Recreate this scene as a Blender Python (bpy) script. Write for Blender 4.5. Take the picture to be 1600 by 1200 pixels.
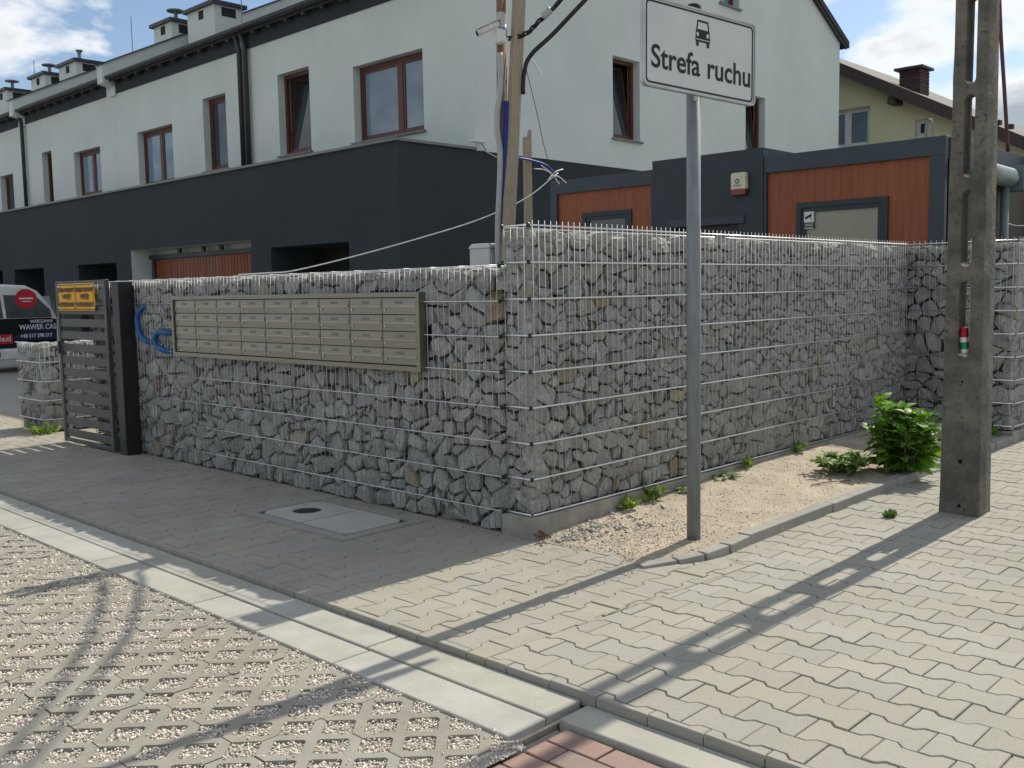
import bpy, math, random
import numpy as np
from mathutils import Vector, Matrix
from mathutils.geometry import delaunay_2d_cdt

for o in list(bpy.data.objects):
    bpy.data.objects.remove(o)
SC = bpy.context.scene
COL = SC.collection
R = math.radians

# ------------------------------------------------------------------ camera
CAM = Vector((-3.9607, -3.6749, 1.3894))
YAW, PITCH, ROLL, FPX = 0.7668, -0.0948, -0.0179, 1540.5
fw = Vector((math.cos(PITCH) * math.cos(YAW), math.cos(PITCH) * math.sin(YAW), math.sin(PITCH)))
rt0 = Vector((math.sin(YAW), -math.cos(YAW), 0))
up0 = rt0.cross(fw)
rt = rt0 * math.cos(ROLL) + up0 * math.sin(ROLL)
up = -rt0 * math.sin(ROLL) + up0 * math.cos(ROLL)
cd = bpy.data.cameras.new('camera')
cam = bpy.data.objects.new('camera', cd)
COL.objects.link(cam)
cam.matrix_world = Matrix(((rt.x, up.x, -fw.x, CAM.x), (rt.y, up.y, -fw.y, CAM.y), (rt.z, up.z, -fw.z, CAM.z), (0, 0, 0, 1)))
cd.sensor_width = 36
cd.lens = FPX / 1600 * 36
cd.clip_start = 0.05
cd.clip_end = 2000
SC.camera = cam

def pix(p):
    d = Vector(p) - CAM
    z = d.dot(fw)
    if z <= 0.1:
        return (-9999, -9999, z)
    return (800 + FPX * d.dot(rt) / z, 600 - FPX * d.dot(up) / z, z)

# ------------------------------------------------------------------ world
SUN_EL = 44.7
SUN_AZ = 1.2            # degrees from +X towards +Y
W = bpy.data.worlds.new('World')
SC.world = W
W.use_nodes = True
nt = W.node_tree
nt.nodes.clear()
N = nt.nodes.new
L = nt.links.new
out = N('ShaderNodeOutputWorld')
bg = N('ShaderNodeBackground')
bg.inputs['Strength'].default_value = 0.12
sky = N('ShaderNodeTexSky')
sky.sky_type = 'NISHITA'
sky.sun_disc = False
sky.sun_elevation = R(SUN_EL)
sky.sun_rotation = R(90 - SUN_AZ)
sky.air_density = 1.0
sky.dust_density = 0.6
sky.ozone_density = 1.6
geo = N('ShaderNodeTexCoord')
sep = N('ShaderNodeSeparateXYZ')
L(geo.outputs['Generated'], sep.inputs[0])
zc = N('ShaderNodeMath'); zc.operation = 'ADD'; zc.inputs[1].default_value = 0.42
L(sep.outputs['Z'], zc.inputs[0])
zm = N('ShaderNodeMath'); zm.operation = 'MAXIMUM'; zm.inputs[1].default_value = 0.05
L(zc.outputs[0], zm.inputs[0])
dv = N('ShaderNodeVectorMath'); dv.operation = 'DIVIDE'
L(geo.outputs['Generated'], dv.inputs[0])
cb = N('ShaderNodeCombineXYZ')
for i in range(3):
    L(zm.outputs[0], cb.inputs[i])
L(cb.outputs[0], dv.inputs[1])
mp = N('ShaderNodeMapping')
mp.inputs['Location'].default_value = (14.82, 1.305, 0.0)
L(dv.outputs[0], mp.inputs['Vector'])
nz = N('ShaderNodeTexNoise')
nz.inputs['Scale'].default_value = 3.0
nz.inputs['Detail'].default_value = 9
nz.inputs['Roughness'].default_value = 0.55
nz.inputs['Distortion'].default_value = 0.25
L(mp.outputs[0], nz.inputs['Vector'])
cr = N('ShaderNodeValToRGB')
cr.color_ramp.elements[0].position = 0.445
cr.color_ramp.elements[1].position = 0.525
L(nz.outputs[0], cr.inputs[0])
# thick middles of the clouds are greyer than their edges
cr2 = N('ShaderNodeValToRGB')
cr2.color_ramp.elements[0].position = 0.50
cr2.color_ramp.elements[0].color = (8.8, 8.9, 9.0, 1)
cr2.color_ramp.elements[1].position = 0.63
cr2.color_ramp.elements[1].color = (3.6, 4.1, 4.6, 1)
L(nz.outputs[0], cr2.inputs[0])
mx = N('ShaderNodeMixRGB')
L(cr.outputs[0], mx.inputs[0])
L(sky.outputs[0], mx.inputs[1])
L(cr2.outputs[0], mx.inputs[2])
L(mx.outputs[0], bg.inputs[0])
L(bg.outputs[0], out.inputs[0])

# ------------------------------------------------------------------ sun
sd = bpy.data.lights.new('sun', 'SUN')
sd.energy = 5.0
sd.angle = R(0.5)
sd.color = (1.0, 0.93, 0.80)
sun = bpy.data.objects.new('sun', sd)
COL.objects.link(sun)
sv = Vector((math.cos(R(SUN_EL)) * math.cos(R(SUN_AZ)), math.cos(R(SUN_EL)) * math.sin(R(SUN_AZ)), math.sin(R(SUN_EL))))
sun.rotation_euler = (-sv).to_track_quat('-Z', 'Y').to_euler()
sun.location = (8, 0, 12)

SC.view_settings.view_transform = 'Standard'
SC.view_settings.look = 'None'
SC.view_settings.gamma = 1.0
SC.view_settings.use_curve_mapping = False
SC.view_settings.exposure = 0.0

# ================================================================== helpers
OFF = {}

def tag(o, label=None, cat=None, group=None, kind=None):
    if label: o['label'] = label
    if cat: o['category'] = cat
    if group: o['group'] = group
    if kind: o['kind'] = kind
    return o

def thing(name, label, cat, loc=(0, 0, 0), group=None):
    o = bpy.data.objects.new(name, None)
    COL.objects.link(o)
    o.location = loc
    o.empty_display_size = 0.1
    OFF[o] = Vector(loc)
    return tag(o, label, cat, group)

def link(name, me, parent=None, loc=(0, 0, 0), rot=None):
    o = bpy.data.objects.new(name, me)
    COL.objects.link(o)
    if parent is not None:
        o.parent = parent
        OFF[o] = OFF[parent] + Vector(loc)
    else:
        OFF[o] = Vector(loc)
    o.location = loc
    if rot is not None:
        o.rotation_euler = rot
    return o

def mkmesh(name, verts, faces, mat=None, smooth=False):
    me = bpy.data.meshes.new(name)
    me.from_pydata([tuple(v) for v in verts], [], faces)
    if mat is not None:
        me.materials.append(mat)
    if smooth:
        me.polygons.foreach_set('use_smooth', [True] * len(me.polygons))
    me.update()
    return me

class MB:
    """collects shapes given in world metres"""
    def __init__(s):
        s.v = []; s.f = []
    def add(s, vs, fs):
        k = len(s.v)
        s.v += [tuple(v) for v in vs]
        s.f += [tuple(i + k for i in f) for f in fs]
        return s
    def box(s, x0, x1, y0, y1, z0, z1):
        x0, x1 = min(x0, x1), max(x0, x1); y0, y1 = min(y0, y1), max(y0, y1); z0, z1 = min(z0, z1), max(z0, z1)
        return s.add([(x0, y0, z0), (x1, y0, z0), (x1, y1, z0), (x0, y1, z0), (x0, y0, z1), (x1, y0, z1), (x1, y1, z1), (x0, y1, z1)],
                     [(0, 3, 2, 1), (4, 5, 6, 7), (0, 1, 5, 4), (1, 2, 6, 5), (2, 3, 7, 6), (3, 0, 4, 7)])
    def bar(s, p, q, w, h, side=None):
        p, q = Vector(p), Vector(q)
        d = (q - p).normalized()
        a = Vector(side) if side else (Vector((0, 0, 1)) if abs(d.z) < 0.9 else Vector((1, 0, 0)))
        a = (a - d * a.dot(d)).normalized()
        b = d.cross(a)
        vs = []
        for c in (p, q):
            for i, j in ((-1, -1), (1, -1), (1, 1), (-1, 1)):
                vs.append(c + a * (i * w / 2) + b * (j * h / 2))
        return s.add(vs, [(3, 2, 1, 0), (4, 5, 6, 7), (0, 1, 5, 4), (1, 2, 6, 5), (2, 3, 7, 6), (3, 0, 4, 7)])
    def tube(s, pts, r, n=8, cap=True):
        pts = [Vector(p) for p in pts]
        rs = r if isinstance(r, (list, tuple)) else [r] * len(pts)
        k0 = len(s.v)
        a = None
        for i, p in enumerate(pts):
            d = (pts[min(i + 1, len(pts) - 1)] - pts[max(i - 1, 0)]).normalized()
            if a is None:
                a = Vector((0, 0, 1)) if abs(d.z) < 0.9 else Vector((1, 0, 0))
            a = (a - d * a.dot(d)).normalized()
            b = d.cross(a)
            for j in range(n):
                t = 2 * math.pi * j / n
                s.v.append(tuple(p + (a * math.cos(t) + b * math.sin(t)) * rs[i]))
        m = len(pts)
        for i in range(m - 1):
            for j in range(n):
                s.f.append((k0 + i * n + j, k0 + i * n + (j + 1) % n, k0 + (i + 1) * n + (j + 1) % n, k0 + (i + 1) * n + j))
        if cap:
            s.f.append(tuple(k0 + j for j in reversed(range(n))))
            s.f.append(tuple(k0 + (m - 1) * n + j for j in range(n)))
        return s
    def prism(s, poly, O, u, v, n, t):
        """poly in (u, v) counter-clockwise seen against n; front at +t*n"""
        O, u, v, n = Vector(O), Vector(u), Vector(v), Vector(n)
        m = len(poly)
        vs = [O + u * a + v * b for a, b in poly] + [O + u * a + v * b + n * t for a, b in poly]
        fs = [tuple(reversed(range(m))), tuple(range(m, 2 * m))]
        fs += [(i, (i + 1) % m, m + (i + 1) % m, m + i) for i in range(m)]
        return s.add(vs, fs)
    def plate(s, outer, holes, O, u, v, n, t):
        """flat plate with holes, thickness t along n"""
        O, u, v, n = Vector(O), Vector(u), Vector(v), Vector(n)
        loops = [outer] + list(holes)
        pts = []; edges = []
        for lp in loops:
            k = len(pts)
            pts += [Vector(p) for p in lp]
            edges += [(k + i, k + (i + 1) % len(lp)) for i in range(len(lp))]
        V, E_, F_, _, _, _ = delaunay_2d_cdt(pts, edges, [], 0, 1e-6)
        keep = []
        for f in F_:
            c = sum((V[i] for i in f), Vector((0, 0))) / len(f)
            if inside(c, outer) and not any(inside(c, h) for h in holes):
                a = (V[f[1]] - V[f[0]]).cross(V[f[2]] - V[f[0]])
                keep.append(tuple(f) if a > 0 else tuple(reversed(f)))
        m = len(V)
        s.add([O + u * p.x + v * p.y for p in V] + [O + u * p.x + v * p.y + n * t for p in V],
              [tuple(reversed(f)) for f in keep] + [tuple(i + m for i in f) for f in keep])
        for lp in loops:
            q = len(lp)
            s.add([O + u * a + v * b for a, b in lp] + [O + u * a + v * b + n * t for a, b in lp],
                  [(i, (i + 1) % q, q + (i + 1) % q, q + i) for i in range(q)])
        return s
    def build(s, name, mat, parent=None, smooth=False, bevel=0.0, seg=1, origin=None, auto=None):
        vs = s.v
        if parent is not None:
            o0 = OFF[parent]
            me = mkmesh(name, [(a - o0.x, b - o0.y, c - o0.z) for a, b, c in vs], s.f, mat, smooth)
            o = link(name, me, parent)
        else:
            if origin is None:
                A = np.array(vs)
                origin = ((A[:, 0].min() + A[:, 0].max()) / 2, (A[:, 1].min() + A[:, 1].max()) / 2, A[:, 2].min())
            me = mkmesh(name, [(a - origin[0], b - origin[1], c - origin[2]) for a, b, c in vs], s.f, mat, smooth)
            o = link(name, me, None, origin)
        if bevel:
            m = o.modifiers.new('bevel', 'BEVEL')
            m.width = bevel; m.segments = seg; m.limit_method = 'ANGLE'; m.angle_limit = R(40)
        return o

def inside(p, poly):
    x, y = p[0], p[1]
    c = False
    j = len(poly) - 1
    for i in range(len(poly)):
        xi, yi = poly[i]; xj, yj = poly[j]
        if (yi > y) != (yj > y) and x < (xj - xi) * (y - yi) / (yj - yi) + xi:
            c = not c
        j = i
    return c

def clip(poly, a, b, c):
    """keep the part of poly where a*x + b*y <= c"""
    outp = []
    n = len(poly)
    for i in range(n):
        p, q = poly[i], poly[(i + 1) % n]
        dp = a * p[0] + b * p[1] - c
        dq = a * q[0] + b * q[1] - c
        if dp <= 0:
            outp.append(p)
        if (dp < 0 < dq) or (dq < 0 < dp):
            t = dp / (dp - dq)
            outp.append((p[0] + (q[0] - p[0]) * t, p[1] + (q[1] - p[1]) * t))
    return outp

def area(poly):
    return 0.5 * sum(poly[i][0] * poly[(i + 1) % len(poly)][1] - poly[(i + 1) % len(poly)][0] * poly[i][1] for i in range(len(poly)))

def offset(poly, d):
    """move the outline of a ccw polygon inwards by d"""
    n = len(poly)
    res = []
    for i in range(n):
        p0, p1, p2 = poly[i - 1], poly[i], poly[(i + 1) % n]
        e1 = (p1[0] - p0[0], p1[1] - p0[1]); e2 = (p2[0] - p1[0], p2[1] - p1[1])
        l1 = math.hypot(*e1) or 1e-9; l2 = math.hypot(*e2) or 1e-9
        n1 = (-e1[1] / l1, e1[0] / l1); n2 = (-e2[1] / l2, e2[0] / l2)
        bx, by = n1[0] + n2[0], n1[1] + n2[1]
        k = max(0.35, (bx * bx + by * by) / 2)
        res.append((p1[0] + bx / k * d, p1[1] + by / k * d))
    return res

def circle(cx, cy, r, n=16, ry=None):
    return [(cx + r * math.cos(2 * math.pi * i / n), cy + (ry or r) * math.sin(2 * math.pi * i / n)) for i in range(n)]

def rrect(x0, x1, y0, y1, r, n=4):
    p = []
    for cx, cy, a in ((x1 - r, y0 + r, -90), (x1 - r, y1 - r, 0), (x0 + r, y1 - r, 90), (x0 + r, y0 + r, 180)):
        for i in range(n + 1):
            t = R(a + 90 * i / n)
            p.append((cx + r * math.cos(t), cy + r * math.sin(t)))
    return p

def spline(pts, k=6):
    P = [Vector(p) for p in pts]
    P = [P[0] * 2 - P[1]] + P + [P[-1] * 2 - P[-2]]
    o = []
    for i in range(1, len(P) - 2):
        for j in range(k):
            t = j / k
            o.append(0.5 * ((2 * P[i]) + (P[i + 1] - P[i - 1]) * t + (2 * P[i - 1] - 5 * P[i] + 4 * P[i + 1] - P[i + 2]) * t * t + (3 * P[i] - P[i - 1] - 3 * P[i + 1] + P[i + 2]) * t ** 3))
    o.append(P[-2])
    return o

def text(name, s, size, O, u, v, n, mat, parent, bold=0.0, sx=1.0, align='CENTER', lift=0.001):
    cu = bpy.data.curves.new(name, 'FONT')
    cu.body = s
    cu.size = size
    cu.offset = bold
    cu.align_x = align
    cu.align_y = 'CENTER'
    cu.extrude = 0.0006
    tmp = bpy.data.objects.new('tmp', cu)
    COL.objects.link(tmp)
    dg = bpy.context.evaluated_depsgraph_get()
    me = bpy.data.meshes.new_from_object(tmp.evaluated_get(dg))
    bpy.data.objects.remove(tmp)
    O, u, v, n = Vector(O), Vector(u), Vector(v), Vector(n)
    o0 = OFF[parent]
    for vt in me.vertices:
        c = vt.co
        vt.co = O + u * (c.x * sx) + v * c.y + n * (c.z + lift) - o0
    me.materials.clear()
    me.materials.append(mat)
    me.name = name
    return link(name, me, parent)

# ================================================================== materials
def mat(name, col, rough=0.7, col2=None, scale=6.0, detail=5, bump=0.0, bscale=60.0, metal=0.0, spec=0.4,
        rnd=0.0, speck=None, speck_scale=200.0, speck_lo=0.56, speck_hi=0.64, coat=0.0, trans=0.0, streak=None, dist=0.01, dirt=0.0):
    m = bpy.data.materials.new(name)
    m.use_nodes = True
    t = m.node_tree
    b = t.nodes['Principled BSDF']
    b.inputs['Roughness'].default_value = rough
    b.inputs['Metallic'].default_value = metal
    b.inputs['Specular IOR Level'].default_value = spec
    b.inputs['Coat Weight'].default_value = coat
    if trans:
        b.inputs['Subsurface Weight'].default_value = 0.0
    g = t.nodes.new('ShaderNodeNewGeometry')
    pos = g.outputs['Position']
    if streak:
        mpn = t.nodes.new('ShaderNodeMapping')
        mpn.inputs['Scale'].default_value = streak
        t.links.new(pos, mpn.inputs['Vector'])
        pos = mpn.outputs[0]
    n1 = t.nodes.new('ShaderNodeTexNoise')
    n1.inputs['Scale'].default_value = scale
    n1.inputs['Detail'].default_value = detail
    n1.inputs['Roughness'].default_value = 0.62
    t.links.new(pos, n1.inputs['Vector'])
    c2 = col2 or tuple(c * 0.78 for c in col)
    ra = t.nodes.new('ShaderNodeValToRGB')
    ra.color_ramp.elements[0].position = 0.34
    ra.color_ramp.elements[1].position = 0.66
    ra.color_ramp.elements[0].color = (*c2, 1)
    ra.color_ramp.elements[1].color = (*col, 1)
    t.links.new(n1.outputs[0], ra.inputs[0])
    cur = ra.outputs[0]
    if speck:
        n2 = t.nodes.new('ShaderNodeTexNoise')
        n2.inputs['Scale'].default_value = speck_scale
        n2.inputs['Detail'].default_value = 2
        t.links.new(g.outputs['Position'], n2.inputs['Vector'])
        r2 = t.nodes.new('ShaderNodeValToRGB')
        r2.color_ramp.elements[0].position = speck_lo
        r2.color_ramp.elements[1].position = speck_hi
        t.links.new(n2.outputs[0], r2.inputs[0])
        mm = t.nodes.new('ShaderNodeMixRGB')
        mm.inputs[2].default_value = (*speck, 1)
        t.links.new(r2.outputs[0], mm.inputs[0])
        t.links.new(cur, mm.inputs[1])
        cur = mm.outputs[0]
    if dirt:
        for sc_, lo, hi, f0, colr in ((1.1, 0.40, 0.68, dirt, (0.16, 0.15, 0.13)), (9.0, 0.56, 0.74, dirt * 0.9, (0.42, 0.385, 0.31)), (26.0, 0.70, 0.74, dirt * 2.0, (0.10, 0.09, 0.08))):
            nd = t.nodes.new('ShaderNodeTexNoise')
            nd.inputs['Scale'].default_value = sc_
            nd.inputs['Detail'].default_value = 7
            nd.inputs['Roughness'].default_value = 0.65
            t.links.new(g.outputs['Position'], nd.inputs['Vector'])
            md = t.nodes.new('ShaderNodeMapRange')
            md.inputs['From Min'].default_value = lo
            md.inputs['From Max'].default_value = hi
            md.inputs['To Max'].default_value = f0
            t.links.new(nd.outputs[0], md.inputs['Value'])
            mq = t.nodes.new('ShaderNodeMixRGB')
            mq.inputs[2].default_value = (*colr, 1)
            t.links.new(md.outputs[0], mq.inputs[0])
            t.links.new(cur, mq.inputs[1])
            cur = mq.outputs[0]
    if rnd:
        oi = t.nodes.new('ShaderNodeObjectInfo')
        ad = t.nodes.new('ShaderNodeMath'); ad.operation = 'ADD'
        t.links.new(oi.outputs['Random'], ad.inputs[0])
        t.links.new(g.outputs['Random Per Island'], ad.inputs[1])
        fr = t.nodes.new('ShaderNodeMath'); fr.operation = 'FRACT'
        t.links.new(ad.outputs[0], fr.inputs[0])
        mr = t.nodes.new('ShaderNodeMapRange')
        mr.inputs['To Min'].default_value = 1 - rnd
        mr.inputs['To Max'].default_value = 1 + rnd
        t.links.new(fr.outputs[0], mr.inputs['Value'])
        hs = t.nodes.new('ShaderNodeHueSaturation')
        t.links.new(mr.outputs[0], hs.inputs['Value'])
        # a second, unrelated number drives the warmth of each piece
        mu = t.nodes.new('ShaderNodeMath'); mu.operation = 'MULTIPLY'; mu.inputs[1].default_value = 7.31
        t.links.new(fr.outputs[0], mu.inputs[0])
        f2 = t.nodes.new('ShaderNodeMath'); f2.operation = 'FRACT'
        t.links.new(mu.outputs[0], f2.inputs[0])
        m2 = t.nodes.new('ShaderNodeMapRange')
        m2.inputs['To Min'].default_value = 0.8
        m2.inputs['To Max'].default_value = 1.2
        t.links.new(f2.outputs[0], m2.inputs['Value'])
        t.links.new(m2.outputs[0], hs.inputs['Saturation'])
        t.links.new(cur, hs.inputs['Color'])
        cur = hs.outputs[0]
    t.links.new(cur, b.inputs['Base Color'])
    if bump:
        nb = t.nodes.new('ShaderNodeTexNoise')
        nb.inputs['Scale'].default_value = bscale
        nb.inputs['Detail'].default_value = 6
        t.links.new(pos if streak else g.outputs['Position'], nb.inputs['Vector'])
        bp = t.nodes.new('ShaderNodeBump')
        bp.inputs['Strength'].default_value = bump
        bp.inputs['Distance'].default_value = dist
        t.links.new(nb.outputs[0], bp.inputs['Height'])
        t.links.new(bp.outputs[0], b.inputs['Normal'])
    if trans:
        tr = t.nodes.new('ShaderNodeBsdfTranslucent')
        t.links.new(cur, tr.inputs['Color'])
        ms = t.nodes.new('ShaderNodeMixShader')
        ms.inputs[0].default_value = trans
        t.links.new(b.outputs[0], ms.inputs[1])
        t.links.new(tr.outputs[0], ms.inputs[2])
        t.links.new(ms.outputs[0], t.nodes['Material Output'].inputs['Surface'])
    return m

M = {}
def D(key, *a, **k):
    M[key] = mat(key, *a, **k)

D('granite', (0.44, 0.442, 0.41), 0.85, (0.30, 0.303, 0.283), 14, 7, bump=0.8, bscale=55, rnd=0.14, speck=(0.14, 0.14, 0.135), speck_scale=170, speck_lo=0.55, speck_hi=0.66, dist=0.025)
D('granite_warm', (0.42, 0.37, 0.28), 0.85, (0.31, 0.26, 0.19), 12, 7, bump=0.8, bscale=55, rnd=0.2, speck=(0.15, 0.12, 0.09), speck_scale=170, dist=0.025)
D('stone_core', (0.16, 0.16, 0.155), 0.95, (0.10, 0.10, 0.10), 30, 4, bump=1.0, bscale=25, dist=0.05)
D('zinc', (0.50, 0.51, 0.51), 0.5, (0.40, 0.41, 0.42), 25, 3, metal=0.5)
D('zinc_rod', (0.80, 0.81, 0.81), 0.33, (0.68, 0.69, 0.70), 25, 3, metal=0.8)
D('zinc_post', (0.24, 0.265, 0.28), 0.6, (0.175, 0.195, 0.21), 30, 6, metal=0.3, streak=(1, 1, 0.2))
D('paver', (0.375, 0.358, 0.302), 0.9, (0.31, 0.298, 0.255), 2.2, 7, bump=0.35, bscale=260, rnd=0.05, speck=(0.235, 0.225, 0.20), speck_scale=330, dist=0.004, dirt=0.3)
D('paver_walk', (0.37, 0.35, 0.288), 0.9, (0.305, 0.29, 0.242), 2.0, 7, bump=0.35, bscale=260, rnd=0.035, speck=(0.235, 0.225, 0.20), speck_scale=330, dist=0.004, dirt=0.3)
D('paver_red', (0.34, 0.235, 0.195), 0.9, (0.28, 0.195, 0.165), 5, 6, bump=0.35, bscale=260, rnd=0.10, speck=(0.22, 0.15, 0.13), speck_scale=300, dist=0.004, dirt=0.3)
D('grid_block', (0.315, 0.30, 0.25), 0.92, (0.255, 0.243, 0.205), 5, 6, bump=0.4, bscale=220, rnd=0.06, speck=(0.24, 0.225, 0.19), speck_scale=300, dist=0.004, dirt=0.3)
D('kerb', (0.43, 0.425, 0.37), 0.88, (0.33, 0.325, 0.285), 4, 6, bump=0.3, bscale=200, rnd=0.04, speck=(0.32, 0.31, 0.28), speck_scale=280, dist=0.004, dirt=0.22)
D('kerb_grey', (0.36, 0.35, 0.31), 0.9, (0.28, 0.275, 0.25), 6, 6, bump=0.4, bscale=160, rnd=0.07, speck=(0.24, 0.235, 0.21), speck_scale=250, dist=0.005, dirt=0.35)
D('sand', (0.38, 0.345, 0.27), 0.95, (0.27, 0.24, 0.185), 14, 6, bump=0.8, bscale=140, speck=(0.30, 0.25, 0.19), speck_scale=180, dist=0.006)
D('soil', (0.50, 0.435, 0.335), 0.97, (0.36, 0.31, 0.24), 4, 10, bump=0.9, bscale=110, speck=(0.30, 0.255, 0.20), speck_scale=60, speck_lo=0.52, speck_hi=0.75, dist=0.010)
D('gravel_bed', (0.50, 0.455, 0.40), 0.97, (0.30, 0.27, 0.235), 90, 4, bump=1.0, bscale=150, dist=0.01)
D('chip', (0.76, 0.70, 0.61), 0.9, (0.62, 0.565, 0.49), 40, 3, rnd=0.30)
D('pebble', (0.52, 0.46, 0.38), 0.92, (0.36, 0.31, 0.25), 40, 3, rnd=0.32)
D('mortar', (0.52, 0.50, 0.45), 0.95, (0.36, 0.34, 0.30), 30, 5, bump=0.6, bscale=120)
D('plinth', (0.34, 0.32, 0.275), 0.92, (0.20, 0.19, 0.165), 5, 9, bump=0.6, bscale=60, dist=0.008)
D('ground', (0.28, 0.265, 0.235), 0.95, (0.22, 0.21, 0.19), 0.6, 6, bump=0.3, bscale=30)
D('steel', (0.265, 0.255, 0.215), 0.34, (0.22, 0.21, 0.18), 3, 3, metal=0.8, rnd=0.05, streak=(1, 0.6, 30))
D('steel_edge', (0.5, 0.48, 0.43), 0.3, None, 5, 2, metal=0.9)
D('name_card', (0.20, 0.19, 0.17), 0.6, (0.16, 0.15, 0.135), 120, 3)
D('black_rubber', (0.02, 0.02, 0.02), 0.75, None, 20, 3)
D('gate_grey', (0.085, 0.09, 0.085), 0.5, (0.065, 0.07, 0.066), 6, 4, spec=0.35)
D('gate_black', (0.018, 0.02, 0.022), 0.45, (0.013, 0.015, 0.017), 6, 4)
D('notice_yellow', (0.80, 0.42, 0.03), 0.5, (0.72, 0.36, 0.02), 8, 3, bump=0.3, bscale=12, dist=0.01)
D('ink', (0.015, 0.016, 0.02), 0.6, None, 10, 2)
D('ink_brown', (0.10, 0.045, 0.012), 0.6, None, 10, 2)
D('white_print', (0.72, 0.72, 0.70), 0.5, None, 10, 2)
D('grey_print', (0.33, 0.34, 0.36), 0.5, None, 10, 2)
D('sign_white', (0.60, 0.615, 0.60), 0.38, (0.55, 0.565, 0.55), 4, 4, spec=0.5)
D('sign_back', (0.52, 0.54, 0.55), 0.45, None, 6, 3, metal=0.6)
D('blue_pipe', (0.012, 0.115, 0.33), 0.4, (0.01, 0.085, 0.26), 12, 3)
D('indigo_pipe', (0.015, 0.028, 0.22), 0.5, (0.012, 0.02, 0.16), 12, 3)
D('grey_pipe', (0.42, 0.43, 0.41), 0.6, (0.34, 0.35, 0.34), 8, 4)
D('pole_concrete', (0.20, 0.187, 0.15), 0.95, (0.085, 0.082, 0.07), 4, 10, bump=0.9, bscale=40, speck=(0.075, 0.07, 0.06), speck_scale=38, speck_lo=0.58, speck_hi=0.72, dist=0.012)
D('timber', (0.40, 0.345, 0.25), 0.85, (0.27, 0.225, 0.16), 10, 6, bump=0.5, bscale=18, streak=(9, 9, 0.7), dist=0.006)
D('timber_brown', (0.22, 0.135, 0.085), 0.8, (0.14, 0.085, 0.052), 10, 6, bump=0.5, bscale=18, streak=(9, 9, 0.7), dist=0.006)
D('cable_black', (0.018, 0.018, 0.02), 0.55, None, 20, 2)
D('cable_white', (0.78, 0.78, 0.76), 0.5, None, 20, 2)
D('cable_blue', (0.03, 0.09, 0.42), 0.5, None, 20, 2)
D('cable_red', (0.12, 0.035, 0.03), 0.55, None, 20, 2)
D('cam_white', (0.70, 0.71, 0.68), 0.4, None, 20, 2)
D('cabinet', (0.58, 0.60, 0.59), 0.55, (0.52, 0.54, 0.53), 8, 4)
D('render_white', (0.63, 0.685, 0.645), 0.92, (0.575, 0.63, 0.595), 0.9, 7, bump=0.15, bscale=120, dist=0.003)
D('render_dark', (0.031, 0.043, 0.050), 0.9, (0.026, 0.036, 0.042), 0.8, 6, bump=0.15, bscale=120, dist=0.003)
D('roof_dark', (0.035, 0.037, 0.040), 0.75, (0.026, 0.028, 0.030), 5, 5, bump=0.4, bscale=20)
D('metal_dark', (0.045, 0.052, 0.058), 0.45, None, 5, 3, metal=0.2)
D('coping', (0.20, 0.21, 0.20), 0.55, (0.16, 0.17, 0.165), 3, 4, metal=0.3)
D('frame_brown', (0.125, 0.043, 0.030), 0.5, (0.09, 0.031, 0.022), 10, 4, streak=(1, 1, 8))
D('frame_white', (0.74, 0.75, 0.73), 0.45, None, 10, 3)
D('pane', (0.21, 0.29, 0.37), 0.06, (0.12, 0.17, 0.22), 0.8, 3, spec=0.8)
D('pane_dark', (0.035, 0.045, 0.05), 0.06, (0.02, 0.026, 0.03), 1.2, 3, spec=0.8)
D('curtain', (0.62, 0.63, 0.61), 0.9, (0.5, 0.51, 0.5), 3, 3, streak=(6, 6, 0.3))
D('blind', (0.30, 0.285, 0.20), 0.25, (0.26, 0.25, 0.175), 1.5, 3, spec=0.6)
D('interior', (0.03, 0.03, 0.032), 0.9, None, 4, 2)
D('carport_grey', (0.075, 0.08, 0.078), 0.9, None, 2, 4)
D('wood_orange', (0.30, 0.088, 0.030), 0.55, (0.22, 0.062, 0.022), 4, 6, streak=(6, 6, 0.5))
D('door_wood', (0.27, 0.072, 0.026), 0.55, (0.19, 0.048, 0.018), 4, 6, streak=(6, 6, 0.5), rnd=0.10)
D('container', (0.040, 0.056, 0.072), 0.5, (0.034, 0.048, 0.062), 1.5, 4)
D('container_block', (0.028, 0.041, 0.050), 0.55, (0.024, 0.036, 0.044), 1.5, 4)
D('container_side', (0.10, 0.083, 0.066), 0.7, (0.082, 0.067, 0.054), 2, 4)
D('gutter_green', (0.15, 0.20, 0.20), 0.45, (0.12, 0.165, 0.165), 4, 3)
D('siren_cream', (0.66, 0.62, 0.44), 0.5, None, 8, 3)
D('siren_red', (0.22, 0.012, 0.018), 0.3, None, 8, 3, spec=0.6)
D('plaster_yellow', (0.70, 0.68, 0.44), 0.92, (0.65, 0.63, 0.41), 0.8, 6)
D('fascia_brown', (0.075, 0.055, 0.05), 0.7, (0.055, 0.04, 0.038), 4, 5, streak=(1, 4, 1))
D('brick_dark', (0.085, 0.055, 0.05), 0.9, (0.055, 0.037, 0.034), 8, 5, rnd=0.2)
D('roof_sheet', (0.13, 0.12, 0.115), 0.85, (0.09, 0.085, 0.08), 4, 4)
D('van_white', (0.70, 0.71, 0.70), 0.25, None, 3, 2, coat=0.6, spec=0.5)
D('van_dark', (0.012, 0.014, 0.016), 0.12, None, 3, 2, coat=0.5, spec=0.6)
D('van_glass', (0.10, 0.115, 0.115), 0.04, (0.05, 0.06, 0.062), 2.5, 3, spec=0.9)
D('van_red', (0.50, 0.018, 0.035), 0.45, None, 8, 2)
D('van_navy', (0.012, 0.022, 0.06), 0.35, None, 8, 2)
D('tyre', (0.018, 0.018, 0.018), 0.85, None, 20, 3)
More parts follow.
